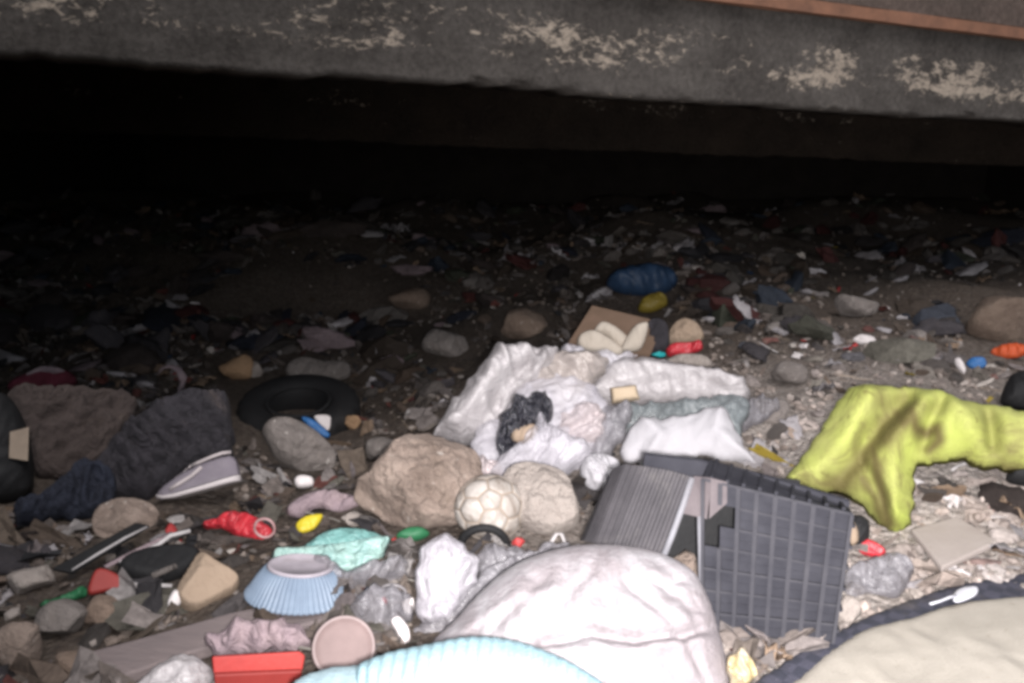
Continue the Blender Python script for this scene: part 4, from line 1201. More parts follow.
def crate():
    OUTLINES.append([(580, 540), (612, 462), (650, 452), (850, 500), (848, 560), (832, 642), (702, 634), (696, 560)])
    G = gp(768, 640)
    e = empty('broken_crate', G, 'broken black plastic crate on its side with its gridded base facing out', 'crate')
    q = on_plane((768, 642), .22, 0.0)
    # corners of the gridded base: TL TR BR BL
    c = [q(703, 479), q(852, 514), q(833, 642), q(702, 634)]
    n = (c[3] - c[0]).cross(c[1] - c[0]).normalized()
    if n.dot(CAM - c[0]) < 0: n = -n
    NX, NY = 8, 7
    vs, fs = [], []
    holes = {(0, 1), (1, 1), (0, 2)}
    wx, wy = .032, .017
    for i in range(NX):
        for j in range(NY):
            if (i, j) in holes and not (i == 1 and j == 2): continue
            panel_cell(vs, fs, c, n, i / NX, (i + 1) / NX, j / NY, (j + 1) / NY, -.004, 0.0)
            # thin cross rib inside the cell
            panel_cell(vs, fs, c, n, i / NX + .012, (i + 1) / NX - .012, (j + .49) / NY, (j + .53) / NY, 0.0, .003)
    mesh_obj('base_sheet', vs, fs, M['crate'], parent=e, smooth=False)
    vs, fs = [], []
    for i in range(NX + 1):
        s = i / NX
        if i == 1:
            panel_cell(vs, fs, c, n, s - wx / 2, s + wx / 2, 0, 1 / NY, .0005, .016)
            panel_cell(vs, fs, c, n, s - wx / 2, s + wx / 2, 3 / NY, 1, .0005, .016)
        else:
            panel_cell(vs, fs, c, n, max(-.01, s - wx / 2), min(1.01, s + wx / 2), 0, 1, .0005, .018)
    mesh_obj('upright_ribs', vs, fs, M['crate_rib'], parent=e, smooth=False)
    vs, fs = [], []
    for j in range(NY + 1):
        t = j / NY
        s0 = 2 / NX if j in (1, 2) else (1 / NX if j == 3 else 0)
        hh = .0125 if j % 2 == 0 else .008
        panel_cell(vs, fs, c, n, s0 - .004, 1.006, max(-.012, t - wy / 2), min(1.01, t + wy / 2), .0008, hh)
    mesh_obj('cross_ribs', vs, fs, M['crate_rib'], parent=e, smooth=False)
    # walls running back from the base
    back = -n
    D = .21
    up = (c[0] - c[3]).normalized()
    def wall(nm, a, b, ea, eb, mt, th=.006, ribs=0, bulge=0):
        cc = [a, b, eb, ea]
        nn = (cc[1] - cc[0]).cross(cc[3] - cc[0]).normalized()
        vs, fs = [], []
        panel_cell(vs, fs, cc, nn, 0, 1, 0, 1, -th / 2, th / 2)
        for k in range(ribs):
            s = (k + .5) / ribs
            panel_cell(vs, fs, cc, nn, s - .012, s + .012, 0, 1, th / 2 + .0005, th / 2 + .007)
            panel_cell(vs, fs, cc, nn, s - .012, s + .012, 0, 1, -th / 2 - .007, -th / 2 - .0005)
        mesh_obj(nm, vs, fs, mt, parent=e, smooth=False)
    tl = quad_pt(c, .0, .0)
    wall('top_wall', c[0] + back * .006, c[1] + back * .006, c[0] + back * D * .8 + up * .035, c[1] + back * D * .55 + up * .0, M['crate'], ribs=9)
    wall('right_wall', c[1] + back * .006 - up * .004, c[2] + back * .006, c[1] + back * D * .55, c[2] + back * D, M['crate'], ribs=6)
    wall('bottom_wall', c[3] + back * .006, c[2] + back * .006, c[3] + back * D, c[2] + back * D, M['crate'], ribs=7)
    # ragged rim strip standing behind the top edge
    q2 = on_plane((720, 560), .1, 0.0, -.06)
    cc = [q2(645, 455), q2(745, 470), q2(800, 490), q2(640, 470)]
    d0 = (c[0] - CAM).dot(Fv)
    rim = [(645, 455, d0 + .16), (700, 461, d0 + .15), (755, 474, d0 + .12), (805, 488, d0 + .09), (850, 502, d0 + .06)]
    vs, fs = [], []
    for (x, y, dd) in rim:
        p = pix_at(x, y, dd)
        p2 = pix_at(x - 3, y + 20, dd - .02)
        vs += [p, p + Vector((0, .012, .002)), p2 + Vector((0, .012, 0)), p2]
    for i in range(len(rim) - 1):
        for j in range(4):
            a = i * 4 + j; b2 = i * 4 + (j + 1) % 4
            fs.append((a, b2, b2 + 4, a + 4))
    fs.append((0, 3, 2, 1)); fs.append(tuple(len(vs) - 4 + k for k in range(4)))
    mesh_obj('rim', vs, fs, M['crate'], parent=e, smooth=False)
    # ribbed side, folded out to the left, its outer edge curling back
    P = [(693, 477, 662, 560), (668, 470, 636, 553), (644, 466, 612, 547), (624, 464, 594, 543), (613, 468, 584, 541), (607, 478, 580, 541)]
    dd = [.035, .05, .07, .10, .135, .18]
    dbase = d0 - .02
    rows, NV = [], 96
    def interp(arr, t):
        x = t * (len(arr) - 1); k = min(int(x), len(arr) - 2); f = x - k
        f2 = f
        return arr[k] * (1 - f2) + arr[k + 1] * f2
    vs, fs = [], []
    PT = np.array(P, float)
    for i in range(NV + 1):
        t = i / NV
        xt, yt, xb, yb = (interp(PT[:, k], t) for k in range(4))
        dz = dbase + interp(dd, t)
        a = pix_at(xt, yt, dz); b2 = pix_at(xb, yb, dz - .03)
        rib = .0045 * (1 if (i % 6) in (0, 1, 2) else 0)
        for k in range(9):
            p = a.lerp(b2, k / 8)
            vs.append(p - ray(xt, yt) * rib)
        for k in range(9):
            p = a.lerp(b2, k / 8)
            vs.append(p + ray(xt, yt) * .007)
    for i in range(NV):
        for k in range(8):
            a = i * 18 + k
            fs.append((a, a + 1, a + 19, a + 18))
            a += 9
            fs.append((a + 18, a + 19, a + 1, a))
        a = i * 18
        fs.append((a, a + 18, a + 27, a + 9)); fs.append((a + 8, a + 17, a + 35, a + 26))
    fs.append(tuple(range(9)) + tuple(reversed(range(9, 18))))
    b0 = NV * 18
    fs.append(tuple(reversed(range(b0, b0 + 9))) + tuple(range(b0 + 9, b0 + 18)))
    mesh_obj('ribbed_side', vs, fs, M['crate_side'], parent=e, smooth=False)
    # pale scuffed edges
    tube('scuffed_edge', [pix_at(x, y, dbase + .025 - .03 * k / 3) for k, (x, y) in enumerate(((692, 478), (683, 505), (673, 533), (662, 560)))], .008, M['crate_edge'], parent=e, seg=6)
    tube('scuffed_edge', [q(x, y) + n * .012 for x, y in ((700, 516), (701, 555), (702, 600), (702, 634))], .006, M['crate_edge'], parent=e, seg=6)
    # corner plate between the two sides
    pl4 = [pix_at(694, 476, dbase + .03), pix_at(712, 478, dbase + .01), pix_at(707, 519, dbase + .0), pix_at(681, 513, dbase + .015)]
    vs, fs = [], []
    nn = (CAM - pl4[0]).normalized()
    panel_cell(vs, fs, pl4, nn, 0, 1, 0, 1, -.005, .002)
    pl5 = [pix_at(711, 478, dbase + .005), pix_at(727, 482, dbase - .005), pix_at(727, 503, dbase - .008), pix_at(709, 519, dbase - .003)]
    panel_cell(vs, fs, pl5, nn, 0, 1, 0, 1, -.004, .003)
    mesh_obj('corner_plate', vs, fs, M['crate_plate'], parent=e, smooth=False)
    # added dark panel standing in for the shade inside the crate
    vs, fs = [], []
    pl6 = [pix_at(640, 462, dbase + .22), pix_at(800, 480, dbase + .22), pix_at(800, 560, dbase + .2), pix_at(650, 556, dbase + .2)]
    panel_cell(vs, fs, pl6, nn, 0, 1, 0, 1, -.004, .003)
    mesh_obj('dark_backing', vs, fs, M['black'], parent=e, smooth=False)
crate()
blob('wood_chip', [(846, 526), (852, 520), (858, 530), (858, 542), (850, 545)], (852, 556), M['tan'], lean=.3, front=.012, back=.01, res=14, wr=.003, wscale=20, seed=80, off=.05, label='tan wood chip at the right upper corner of the crate', cat='wood chip')
blob('red_scrap', [(857, 545), (864, 538), (878, 543), (886, 552), (876, 557), (862, 554)], (870, 560), M['red_bag'], lean=.5, front=.015, back=.008, res=22, wr=.012, wscale=20, seed=81, label='red scrap at the right edge of the crate', cat='scrap')
blob('black_scrap', [(842, 530), (852, 516), (868, 520), (868, 540), (854, 548)], (856, 556), M['black'], lean=.4, front=.03, back=.02, res=24, wr=.015, wscale=14, seed=82, label='black rubber scrap under the tan wood chip', cat='scrap')
blob('film_sheet', [(842, 590), (848, 570), (872, 560), (900, 556), (914, 566), (908, 584), (896, 598), (868, 594), (850, 606)], (878, 604), M['bag_dim'], lean=.7, front=.035, back=.015, res=40, wr=.035, wscale=12, seed=83,
     label='clear crumpled film right of the crate, below the red scrap', cat='film')
blob('yellow_wrapper', [(728, 662), (738, 650), (748, 654), (756, 668), (754, 682), (742, 690), (730, 684)], (742, 690), M['yellow_old'], lean=.5, front=.03, back=.015, res=36, wr=.04, wscale=18, seed=84, jag=5,
     label='faded yellow and white wrapper under the crate, right of the big sack', cat='wrapper')

# ------------------------------------------------------------------ lime tarp
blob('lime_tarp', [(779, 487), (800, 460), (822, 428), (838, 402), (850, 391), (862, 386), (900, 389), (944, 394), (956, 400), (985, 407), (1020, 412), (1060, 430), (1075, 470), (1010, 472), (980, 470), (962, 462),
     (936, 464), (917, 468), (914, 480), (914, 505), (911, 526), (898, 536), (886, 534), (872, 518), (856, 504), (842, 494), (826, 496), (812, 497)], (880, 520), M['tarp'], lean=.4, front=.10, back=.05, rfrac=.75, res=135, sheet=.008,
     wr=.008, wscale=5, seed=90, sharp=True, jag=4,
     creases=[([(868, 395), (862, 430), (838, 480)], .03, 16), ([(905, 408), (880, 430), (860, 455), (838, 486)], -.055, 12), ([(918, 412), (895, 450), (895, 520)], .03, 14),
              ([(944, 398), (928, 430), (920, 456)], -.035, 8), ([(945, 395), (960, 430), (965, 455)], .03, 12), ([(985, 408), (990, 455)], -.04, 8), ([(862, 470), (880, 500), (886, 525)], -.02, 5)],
     stains=[([(908, 412), (888, 428), (872, 446), (856, 470), (842, 486)], 10, .95), ([(872, 446), (880, 485), (888, 525)], 5, 1.0), ([(862, 478), (876, 500), (886, 530)], 5, .95),  # lines along the folds paint their shade, the others are stains
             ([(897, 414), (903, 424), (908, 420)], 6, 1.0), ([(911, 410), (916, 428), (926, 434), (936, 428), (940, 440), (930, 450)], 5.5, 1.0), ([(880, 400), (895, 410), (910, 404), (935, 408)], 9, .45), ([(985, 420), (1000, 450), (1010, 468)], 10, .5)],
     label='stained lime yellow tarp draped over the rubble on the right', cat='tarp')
slab('floor_tile', [(911, 529), (957, 516), (998, 541), (942, 567)], (955, 550), M['tile'], lean=1.0, thick=.016, lift=.045, label='loose beige square floor tile below the lime tarp', cat='tile')
# beige carpet on dark checked blanket
blob('beige_carpet', [(765, 716), (800, 680), (836, 650), (868, 634), (905, 625), (950, 611), (1024, 603), (1120, 598), (1240, 640), (1180, 760), (960, 800), (800, 770)], (930, 660), M['mat'], lean=1.0, front=.03, back=.02, lift=.025,
     rfrac=.12, res=90, wr=.012, wscale=3.5, seed=92, label='large beige carpet piece filling the lower right corner', cat='carpet')
blob('checked_blanket', [(690, 730), (738, 696), (786, 664), (812, 648), (848, 630), (898, 609), (950, 592), (1000, 582), (1100, 566), (1240, 600), (1200, 780), (900, 830), (740, 800)], (900, 640), M['blanket'], lean=1.0, front=.03, back=.02,
     lift=.015, rfrac=.1, res=90, wr=.012, wscale=8, seed=93, label='dark blue checked blanket showing along the edge of the beige carpet', cat='blanket')
sp_ = empty('plastic_spoon', gp(950, 600), 'white plastic spoon on the blanket at the carpet\'s edge', 'spoon')
q = on_plane((950, 603), 1.0, .055)
blob('spoon_bowl', [(952, 597), (957, 590), (968, 587), (978, 588), (976, 595), (964, 601), (955, 602)], (950, 603), M['spoon'], lean=1.0, front=.006, back=.004, lift=.05, res=22, parent=sp_)
tube('spoon_handle', [q(x, y) for x, y in ((930, 604), (940, 601), (950, 597), (956, 595))], .004, M['spoon'], parent=sp_, seg=8, flat=.4)

# right edge
blob('black_bag', [(1000, 400), (1008, 380), (1020, 372), (1060, 372), (1070, 404), (1030, 412), (1005, 408)], (1030, 414), M['black'], lean=.35, front=.08, back=.05, res=30, wr=.02, wscale=9, seed=95, label='black bag at the right edge behind the lime tarp', cat='bag')
blob('black_scrap', [(1006, 480), (1012, 466), (1024, 460), (1050, 465), (1050, 486), (1020, 486)], (1028, 490), M['black'], lean=.4, front=.05, back=.03, res=26, wr=.015, wscale=12, seed=96, off=.12, label='black piece at the right edge below the lime tarp', cat='scrap')
blob('orange_scrap', [(990, 352), (1000, 346), (1018, 344), (1030, 350), (1020, 357), (1000, 358)], (1010, 360), M['orange'], lean=.5, front=.03, back=.02, res=24, wr=.02, wscale=12, seed=97, label='orange plastic piece far right behind the black bag', cat='plastic')
blob('blue_scrap', [(966, 364), (972, 358), (984, 358), (986, 366), (974, 369)], (976, 370), M['blue'], lean=.5, front=.02, back=.015, res=18, wr=.012, wscale=14, seed=98, label='blue scrap left of the orange plastic piece', cat='scrap')
blob('white_scrap', [(954, 360), (960, 358), (966, 368), (964, 374), (957, 368)], (960, 375), M['white_scrap'], lean=.5, front=.015, back=.01, res=16, wr=.012, wscale=14, seed=99, label='white scrap just left of the blue scrap', cat='scrap')
blob('white_scrap', [(852, 340), (860, 335), (874, 337), (876, 345), (862, 345)], (864, 348), M['white_scrap'], lean=.5, front=.02, back=.01, res=18, wr=.015, wscale=14, seed=100, label='crumpled white paper beyond the lime tarp\'s top', cat='paper')
q = on_plane((958, 466), .9, .02)
tube('white_string', [q(x, y) for x, y in ((952, 470), (958, 466), (966, 463), (972, 464), (979, 462))], .004, M['white_s'], seg=6, label='short white string on the dirt just below the lime tarp', cat='string')
blob('yellow_strip', [(60, 508), (76, 508), (90, 512), (84, 516), (62, 514)], (75, 520), M['yellow_old'], lean=.6, front=.012, back=.008, res=18, wr=.006, wscale=18, seed=101, label='dull yellow strip left of the flat rounded stone', cat='strip')
blob('green_scrap', [(396, 538), (404, 530), (420, 528), (430, 534), (416, 541)], (412, 543), M['green'], lean=.6, front=.02, back=.01, res=20, wr=.008, wscale=14, seed=102, label='green plastic piece at the boulder\'s lower right foot', cat='scrap')
blob('white_scrap', [(294, 480), (300, 475), (312, 477), (313, 486), (298, 488)], (304, 490), M['white_scrap'], lean=.4, front=.02, back=.015, res=16, wr=.006, wscale=14, seed=103, label='small white square scrap below the rounded rock', cat='scrap')
blob('film_sheet', [(286, 512), (296, 500), (316, 492), (348, 494), (362, 504), (340, 512), (318, 508), (300, 518)], (322, 518), M['lilac'], lean=.6, front=.03, back=.015, res=36, wr=.03, wscale=14, seed=104, label='torn pinkish cloth left of the boulder, above the yellow wrapper', cat='cloth')

FLASH = 450.0
AIM = (900, 640)
SKY = .062
SUN = 1.25
SUN_EL = math.radians(60)
SUN_ROT = math.radians(150)
EXPO = .45
# ------------------------------------------------------------------ loose litter
def gp_fast(px, py):
    r = ray(px, py)
    if r.z > -.02: return None
    t = -CAM.z / r.z
    for _ in range(6):
        p = CAM + r * t
        t = t + (p.z - ground_z(p.x, p.y)) / -r.z * .8
        if t < .3 or t > 30: return None
    p = CAM + r * t
    p.z = ground_z(p.x, p.y)
    return p

BB = [(min(p[0] for p in o), max(p[0] for p in o), min(p[1] for p in o), max(p[1] for p in o), o) for o in OUTLINES]
def blocked(px, py, marg=0):
    for x0, x1, y0, y1, o in BB:
        if x0 <= px <= x1 and y0 <= py <= y1 and inside(px, py, o):
            return True
    return False

def crumple_mesh(seed, n=9, aspect=1.0, amp=.35, jag=.35, thick=.03):
    rs = random.Random(seed)
    vs = []
    top, bot = [], []
    for j in range(n):
        for i in range(n):
            x = (i / (n - 1) * 2 - 1); y = (j / (n - 1) * 2 - 1)
            ed = max(abs(x), abs(y))
            a = math.atan2(y, x)
            k = 1 - jag * (.5 + noise.noise(Vector((math.cos(a) * 1.6, math.sin(a) * 1.6, seed * 2.3)))) * ed
            X, Y = x * k * aspect, y * k
            z = amp * (abs(noise.noise(Vector((x * 1.5, y * 1.5, seed)))) * 1.6 + .5 * noise.noise(Vector((x * 3.7, y * 3.7, seed + 4))))
            X += .12 * noise.noise(Vector((x * 2, y * 2, seed + 8)))
            top.append((X, Y, z)); bot.append((X * .99, Y * .99, z - thick))
    vs = top + bot
    fs = []
    N = n * n
    for j in range(n - 1):
        for i in range(n - 1):
            a = j * n + i
            fs.append((a, a + 1, a + n + 1, a + n)); fs.append((N + a + n, N + a + n + 1, N + a + 1, N + a))
    edge = [i for i in range(n)] + [j * n + n - 1 for j in range(1, n)] + [(n - 1) * n + i for i in range(n - 2, -1, -1)] + [j * n for j in range(n - 2, 0, -1)]
    for k in range(len(edge)):
        a, b = edge[k], edge[(k + 1) % len(edge)]
        fs.append((b, a, N + a, N + b))
    return vs, fs

def stick_mesh(seed, n=7, seg=6):
    rs = random.Random(seed)
    vs, fs = [], []
    for i in range(n):
        t = i / (n - 1)
        cy = .12 * noise.noise(Vector((t * 2.5, seed, 0))); cz = .10 * noise.noise(Vector((t * 2.5, seed, 5)))
        r = .045 * (1 - .35 * t) * (1 + .3 * noise.noise(Vector((t * 6, seed, 9))))
        for k in range(seg):
            a = 2 * math.pi * k / seg
            vs.append((t * 2 - 1, cy + r * math.cos(a), cz + r * math.sin(a)))
    for i in range(n - 1):
        for k in range(seg):
            fs.append((i * seg + k, i * seg + (k + 1) % seg, (i + 1) * seg + (k + 1) % seg, (i + 1) * seg + k))
    fs.append(tuple(reversed(range(seg)))); fs.append(tuple((n - 1) * seg + k for k in range(seg)))
    return vs, fs

def proto(nm, vs, fs, smooth):
    me = bpy.data.meshes.new(nm)
    me.from_pydata([tuple(v) for v in vs], [], fs)
    me.materials.append(M['rock'])
    me.polygons.foreach_set('use_smooth', [smooth] * len(me.polygons))
    me.update()
    return me

def lump_mesh(seed, flat=.55, sub=3):
    bm = bmesh.new()
    bmesh.ops.create_icosphere(bm, subdivisions=sub, radius=1.0)
    rs = random.Random(seed)
    an = rs.uniform(0, 3.14); ca, sa = math.cos(an), math.sin(an)
    vs = []
    for i, v in enumerate(bm.verts):
        v.index = i
        p = v.co
        q = Vector(((p.x * ca + p.y * sa) * 1.5, (-p.x * sa + p.y * ca) * .6, p.z)) + Vector((seed * 1.7, 0, 0))
        k = 1 + .45 * noise.noise(p * 1.1 + Vector((seed, 3, 0))) + .42 * ridged(q, 1.7, 3) + .12 * ridged(q, 5.0, 2) + .25 * noise.noise(Vector((math.atan2(p.y, p.x) * 1.3, seed, 0)))
        vs.append(Vector((p.x * k * 1.15, p.y * k * .8, max(-.3, p.z * k * flat))))
    fs = [tuple(v.index for v in f.verts) for f in bm.faces]
    bm.free()
    return vs, fs

P_ROCK = [proto('loose_stone', *rock_verts(200 + k, 2, 11, .10), k % 2 == 0) for k in range(8)]
P_SHEET = [proto('scrap', *crumple_mesh(300 + k, 9, 1.0 + .25 * (k % 3), .3 + .12 * (k % 4), .45), True) for k in range(8)]
P_BALL = [proto('crumpled_scrap', *lump_mesh(340 + k, .3 + .06 * (k % 4)), True) for k in range(8)]
P_STRIP = [proto('strip', *crumple_mesh(370 + k, 9, 3.0 + k, .28, .25), True) for k in range(4)]
P_STICK = [proto('stick', *stick_mesh(400 + k), True) for k in range(5)]

def zone(px, py):
    if py < 312: return 'in the near darkness under the far beam'
    if py < 440 and px < 440: return 'in the dim rubble left of the white bag heap'
    if py < 470 and px > 690: return 'on the rubble slope behind the lime tarp'
    if py < 440: return 'in the rubble just behind the white bag heap'
    if px < 445 and py < 560: return 'around the sneaker, the boulder and the rounded rock'
    if px < 445: return 'around the grey board and the blue bowl'
    if px > 835: return 'on the dirt between the lime tarp and the beige carpet'
    return 'between the big sack, the football and the crate'

KINDS = [  # name, adjective label, category, material, meshes, size range, count, flatness
    ('loose_stone', 'small grey stone', 'stone', 'rock_grey', P_ROCK, (.014, .05), 110, 1),
    ('loose_stone', 'small brown stone', 'stone', 'rock_brown', P_ROCK, (.014, .05), 70, 1),
    ('loose_stone', 'small pale stone', 'stone', 'rock_pale', P_ROCK, (.012, .04), 80, 1),
    ('paper_scrap', 'dirty crumpled paper scrap', 'paper', 'paper', P_SHEET + P_BALL, (.015, .05), 120, .4),
    ('film_scrap', 'torn cloudy plastic film scrap', 'plastic film', 'film_s', P_SHEET + P_BALL, (.025, .085), 150, .5),
    ('rag', 'dark grey crumpled rag', 'rag', 'dark_s', P_BALL, (.03, .10), 75, .5),
    ('rag', 'brown crumpled rag', 'rag', 'browncloth', P_BALL, (.03, .10), 55, .5),
    ('rag', 'faded pinkish grey rag', 'rag', 'lilac', P_BALL, (.03, .08), 26, .5),
    ('rag', 'navy blue crumpled rag', 'rag', 'navy', P_BALL, (.03, .10), 26, .5),
    ('cardboard_scrap', 'torn brown cardboard scrap', 'cardboard', 'card_s', P_SHEET, (.025, .07), 60, .4),
    ('stick', 'short broken stick', 'stick', 'wood_s', P_STICK, (.04, .13), 45, .3),
    ('white_strip', 'thin white plastic strip', 'strip', 'white_s', P_STRIP, (.007, .016), 40, .4),
    ('red_scrap', 'red plastic scrap', 'scrap', 'red_s', P_SHEET + P_BALL, (.012, .034), 22, .5),
    ('blue_scrap', 'blue plastic scrap', 'scrap', 'blue_s', P_SHEET + P_BALL, (.012, .034), 20, .5),
    ('yellow_scrap', 'dull yellow plastic scrap', 'scrap', 'yellow_s', P_SHEET + P_STRIP, (.012, .03), 18, .5),
    ('white_scrap', 'white plastic scrap', 'scrap', 'white_scrap', P_SHEET + P_BALL, (.010, .034), 55, .5),
]
def sample(s0, cat, left=False):
    while True:
        px = rnd.uniform(-90, 1110)
        py = 205 + (760 - 205) * rnd.random() ** 1.15
        if left and rnd.random() < .6 and not (px < 440 and py < 560): continue
        p = gp_fast(px, py)
        if p is None: continue
        s = s0
        if cat == 'rag' and px < 430 and 250 < py < 520: s *= 1.45
        dist = (p - CAM).length
        if cat in ('plastic film', 'rag', 'stone', 'cardboard'): s *= 1 + .16 * max(0, dist - 2.6)
        mg = s * F_PX / dist * 1.05
        if any(blocked(px + a, py + b) for a, b in ((0, 0), (mg, 0), (-mg, 0), (0, mg * .5), (0, -mg * .9))): continue
        return px, py, p, s
first = {}
for (nm, lab, cat, mk, meshes, (r0, r1), cnt, flat) in KINDS:
    for _ in range(cnt):
        me = rnd.choice(meshes)
        s = r0 + (r1 - r0) * rnd.random() ** 1.7
        px, py, p, s = sample(s, cat, cat == 'rag')
        key = (me.name, mk)
        src = first.get(key)
        if src is None:
            o = bpy.data.objects.new(nm, me)
            COL.objects.link(o)
            o.material_slots[0].link = 'OBJECT'
            o.material_slots[0].material = M[mk]
            first[key] = o
        else:
            o = src.copy()
            o.name = nm
            COL.objects.link(o)
        if meshes is P_ROCK:
            o.rotation_euler = (rnd.uniform(-.5, .5), rnd.uniform(-.5, .5), rnd.uniform(0, 6.28))
            o.scale = (s, s * rnd.uniform(.7, 1), s * rnd.uniform(.6, 1))
            o.location = p + Vector((0, 0, s * .28))
        else:
            o.rotation_euler = (rnd.gauss(0, .35), rnd.gauss(0, .35), rnd.uniform(0, 6.28))
            o.scale = (s, s * rnd.uniform(.6, 1), s * rnd.uniform(.6, 1.1))
            o.location = p + Vector((0, 0, .006 + s * .12))
        z = zone(px, py)
        o['label'] = lab + ' ' + z
        o['category'] = cat
        o['group'] = lab + 's ' + z

# uncountable chips and shreds
def scatter_mesh(name, label, cat, protos, count, sizes, palette, tilt, ymin, seed, zlift, zsq=(.5, 1), thin=0, ymax=790, xmax=1180):
    rs = random.Random(seed)
    VV, FF, CC = [], [], []
    base = 0
    arr = [(np.array([tuple(v) for v in vs]), fs) for vs, fs in protos]
    for _ in range(count):
        px = rs.uniform(-160, xmax)
        py = ymin + (ymax - ymin) * rs.random() ** 1.1
        if (blocked(px, py) or blocked(px, py - 10) or blocked(px + 8, py)) and rs.random() < .985: continue
        if thin and px > 690 and py < 620 and rs.random() < thin: continue
        p = gp_fast(px, py)
        if p is None: continue
        if sizes[1] > .1 and any(blocked(px + a, py + b) for a, b in ((26, 4), (-26, 4), (0, -10), (0, 24), (14, 14), (-14, 14))): continue
        v, fs = rs.choice(arr)
        s = sizes[0] + (sizes[1] - sizes[0]) * rs.random() ** 2.2
        rot = Matrix.Rotation(rs.uniform(0, 6.28), 3, 'Z') @ Matrix.Rotation(rs.gauss(0, tilt), 3, 'X') @ Matrix.Rotation(rs.gauss(0, tilt), 3, 'Y')
        R = np.array(rot) @ np.diag((s, s * rs.uniform(.5, 1), s * rs.uniform(*zsq)))
        VV.append(v @ R.T + np.array((p.x, p.y, p.z + s * zlift)))
        FF.extend([tuple(base + i for i in f) for f in fs])
        base += len(v)
        c = rs.choice(palette); k = rs.uniform(.7, 1.2)
        east = sstep(.2, 1.1, p.x + .5 * noise.noise(Vector((p.x * 1.3, p.y * 1.3, 2)))) * sstep(4.7, 3.0, p.y); k *= .58 + .84 * east      # dusty rubble right, dark earth left; light falloff to left and far painted in
        c = tuple(a * (1 - .6 * east) + d * .6 * east for a, d in zip(c, (.27, .232, .214)))
        CC.append(np.tile(np.array((c[0] * k, c[1] * k, c[2] * k, 1.0)), (len(v), 1)))
    me = bpy.data.meshes.new(name)
    me.from_pydata(np.concatenate(VV).tolist(), [], FF)
    at = me.color_attributes.new('tint', 'FLOAT_COLOR', 'POINT')
    at.data.foreach_set('color', np.concatenate(CC).ravel())
    m, nt, b = new_mat(name + '_mixed')
    a = nd(nt, 'ShaderNodeAttribute'); a.attribute_name = 'tint'
    v = texco(nt)
    n = noise_n(nt, v, 60, 5, .65)
    r = ramp(nt, [(.3, .6), (.7, 1.15)]); lk(nt, n.outputs['Fac'], r.inputs[0])
    mx = nd(nt, 'ShaderNodeMix', data_type='RGBA', blend_type='MULTIPLY'); mx.inputs[0].default_value = 1
    lk(nt, a.outputs['Color'], mx.inputs[6]); lk(nt, r.outputs[0], mx.inputs[7])
    lk(nt, mx.outputs[2], b.inputs['Base Color'])
    b.inputs['Roughness'].default_value = .8
    b.inputs['Specular IOR Level'].default_value = .25
    bp = nd(nt, 'ShaderNodeBump'); bp.inputs['Strength'].default_value = .4; bp.inputs['Distance'].default_value = .01
    lk(nt, n.outputs['Fac'], bp.inputs['Height']); lk(nt, bp.outputs[0], b.inputs['Normal'])
    me.materials.append(m)
    me.update()
    o = bpy.data.objects.new(name, me)
    COL.objects.link(o)
    tag(o, label, cat, kind='stuff')

small_rocks = [rock_verts(500 + k, 1, 7, .12) for k in range(7)]
small_sheets = [crumple_mesh(540 + k, 4, 1 + .5 * (k % 3), .6, .5, .05) for k in range(8)]
small_sticks = [stick_mesh(560 + k, 4, 4) for k in range(4)]
STONEPAL = [(.33, .275, .24), (.25, .20, .17), (.38, .325, .29), (.20, .16, .135), (.42, .37, .34), (.30, .245, .21), (.15, .12, .105)]
TRASHPAL = [(.24, .21, .20), (.30, .26, .245), (.14, .12, .115), (.09, .08, .08), (.22, .19, .18), (.06, .055, .06), (.24, .21, .20), (.18, .14, .11), (.12, .09, .07), (.20, .17, .15), (.05, .05, .055), (.24, .17, .12),
            (.24, .20, .18), (.07, .06, .055), (.20, .17, .17), (.16, .13, .11), (.20, .15, .12), (.17, .06, .05), (.26, .22, .20), (.13, .12, .10), (.30, .27, .26), (.12, .10, .09), (.42, .39, .38)]
scatter_mesh('rubble_chips', 'carpet of small stone chips and grit between all the larger rubbish', 'rubble', small_rocks, 19000, (.004, .030), STONEPAL, .5, 200, 1, .25)
scatter_mesh('shredded_litter', 'matted bed of small torn scraps covering the dirt', 'litter', small_sheets, 14000, (.008, .065), TRASHPAL, .55, 195, 2, .15, thin=.82)
scatter_mesh('splinters', 'scattered thin splinters and straws over the dirt', 'splinters', small_sticks, 1300, (.02, .075), [(.26, .2, .14), (.34, .3, .24), (.12, .09, .07), (.45, .42, .38)], .25, 200, 3, .15)

small_lumps = [lump_mesh(600 + k, .45, 2) for k in range(10)]
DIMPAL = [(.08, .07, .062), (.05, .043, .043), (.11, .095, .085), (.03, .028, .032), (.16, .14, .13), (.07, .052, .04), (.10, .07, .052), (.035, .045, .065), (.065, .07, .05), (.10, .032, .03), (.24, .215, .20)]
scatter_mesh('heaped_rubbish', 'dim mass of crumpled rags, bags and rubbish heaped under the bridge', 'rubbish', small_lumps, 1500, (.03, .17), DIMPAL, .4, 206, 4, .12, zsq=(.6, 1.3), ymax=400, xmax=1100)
scatter_mesh('crumpled_litter', 'crumpled little bits of bags and wrappers mixed into the dirt', 'litter', small_lumps, 1500, (.012, .05), TRASHPAL, .4, 330, 5, .15, zsq=(.6, 1.3))

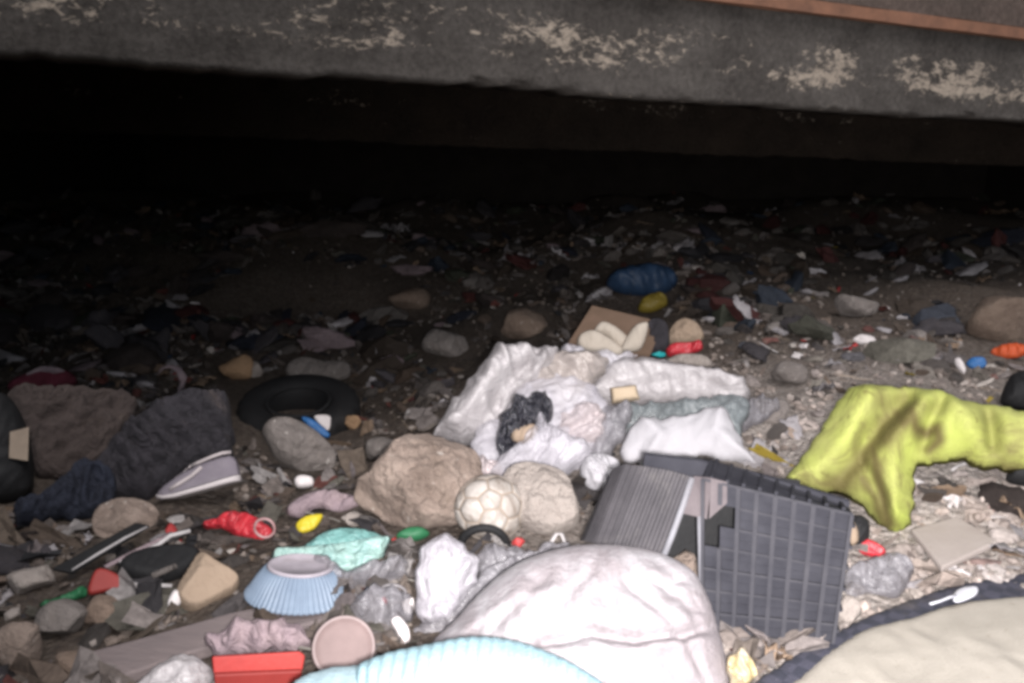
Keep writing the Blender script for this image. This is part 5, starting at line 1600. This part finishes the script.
# ------------------------------------------------------------------ light: the phone's flash beside the lens, faint night sky outside
L = bpy.data.lights.new('phone_flash', 'SPOT')
L.energy = FLASH
L.color = (1.0, .96, .955)
L.shadow_soft_size = .03
L.spot_size = math.radians(114)
L.spot_blend = 1.0
lo = bpy.data.objects.new('phone_flash', L)
COL.objects.link(lo)
lo.location = CAM + Rv * .045 - Uv * .03
tgt = ray(*AIM)
lo.rotation_euler = tgt.to_track_quat('-Z', 'Y').to_euler()

w = bpy.data.worlds.new('World')
S.world = w
w.use_nodes = True
nt = w.node_tree
bg = nt.nodes['Background']
hsv = nt.nodes.new('ShaderNodeHueSaturation')
hsv.inputs['Saturation'].default_value = .3
sky = nt.nodes.new('ShaderNodeTexSky')
sky.sky_type = 'NISHITA'
sky.sun_disc = False
sky.sun_elevation = SUN_EL
sky.sun_rotation = SUN_ROT
nt.links.new(sky.outputs[0], hsv.inputs['Color'])
nt.links.new(hsv.outputs[0], bg.inputs[0])
bg.inputs[1].default_value = SKY

SL = bpy.data.lights.new('dull_sun', 'SUN')
SL.energy = SUN
SL.angle = math.radians(25)
SL.color = (1.0, .94, .92)
so = bpy.data.objects.new('dull_sun', SL)
COL.objects.link(so)
# direction towards the sun: behind the camera, a little to the right
sd_ = Vector((math.sin(SUN_ROT) * math.cos(SUN_EL), math.cos(SUN_ROT) * math.cos(SUN_EL), math.sin(SUN_EL)))
so.rotation_euler = sd_.to_track_quat('Z', 'Y').to_euler()

# ------------------------------------------------------------------ camera and view
cd = bpy.data.cameras.new('Camera')
cd.sensor_fit = 'HORIZONTAL'
cd.sensor_width = 36
cd.lens = 36 * F_PX / W
cd.clip_start = .02
cd.clip_end = 300
cam = bpy.data.objects.new('Camera', cd)
COL.objects.link(cam)
mw = Matrix((Rv, Uv, -Fv)).transposed().to_4x4()
mw.translation = CAM
cam.matrix_world = mw
S.camera = cam
S.view_settings.view_transform = 'Standard'
S.view_settings.look = 'None'
S.view_settings.exposure = EXPO
S.view_settings.gamma = 1
S.cycles.filter_width = 3.6
S.cycles.max_bounces = 5
S.cycles.transparent_max_bounces = 12
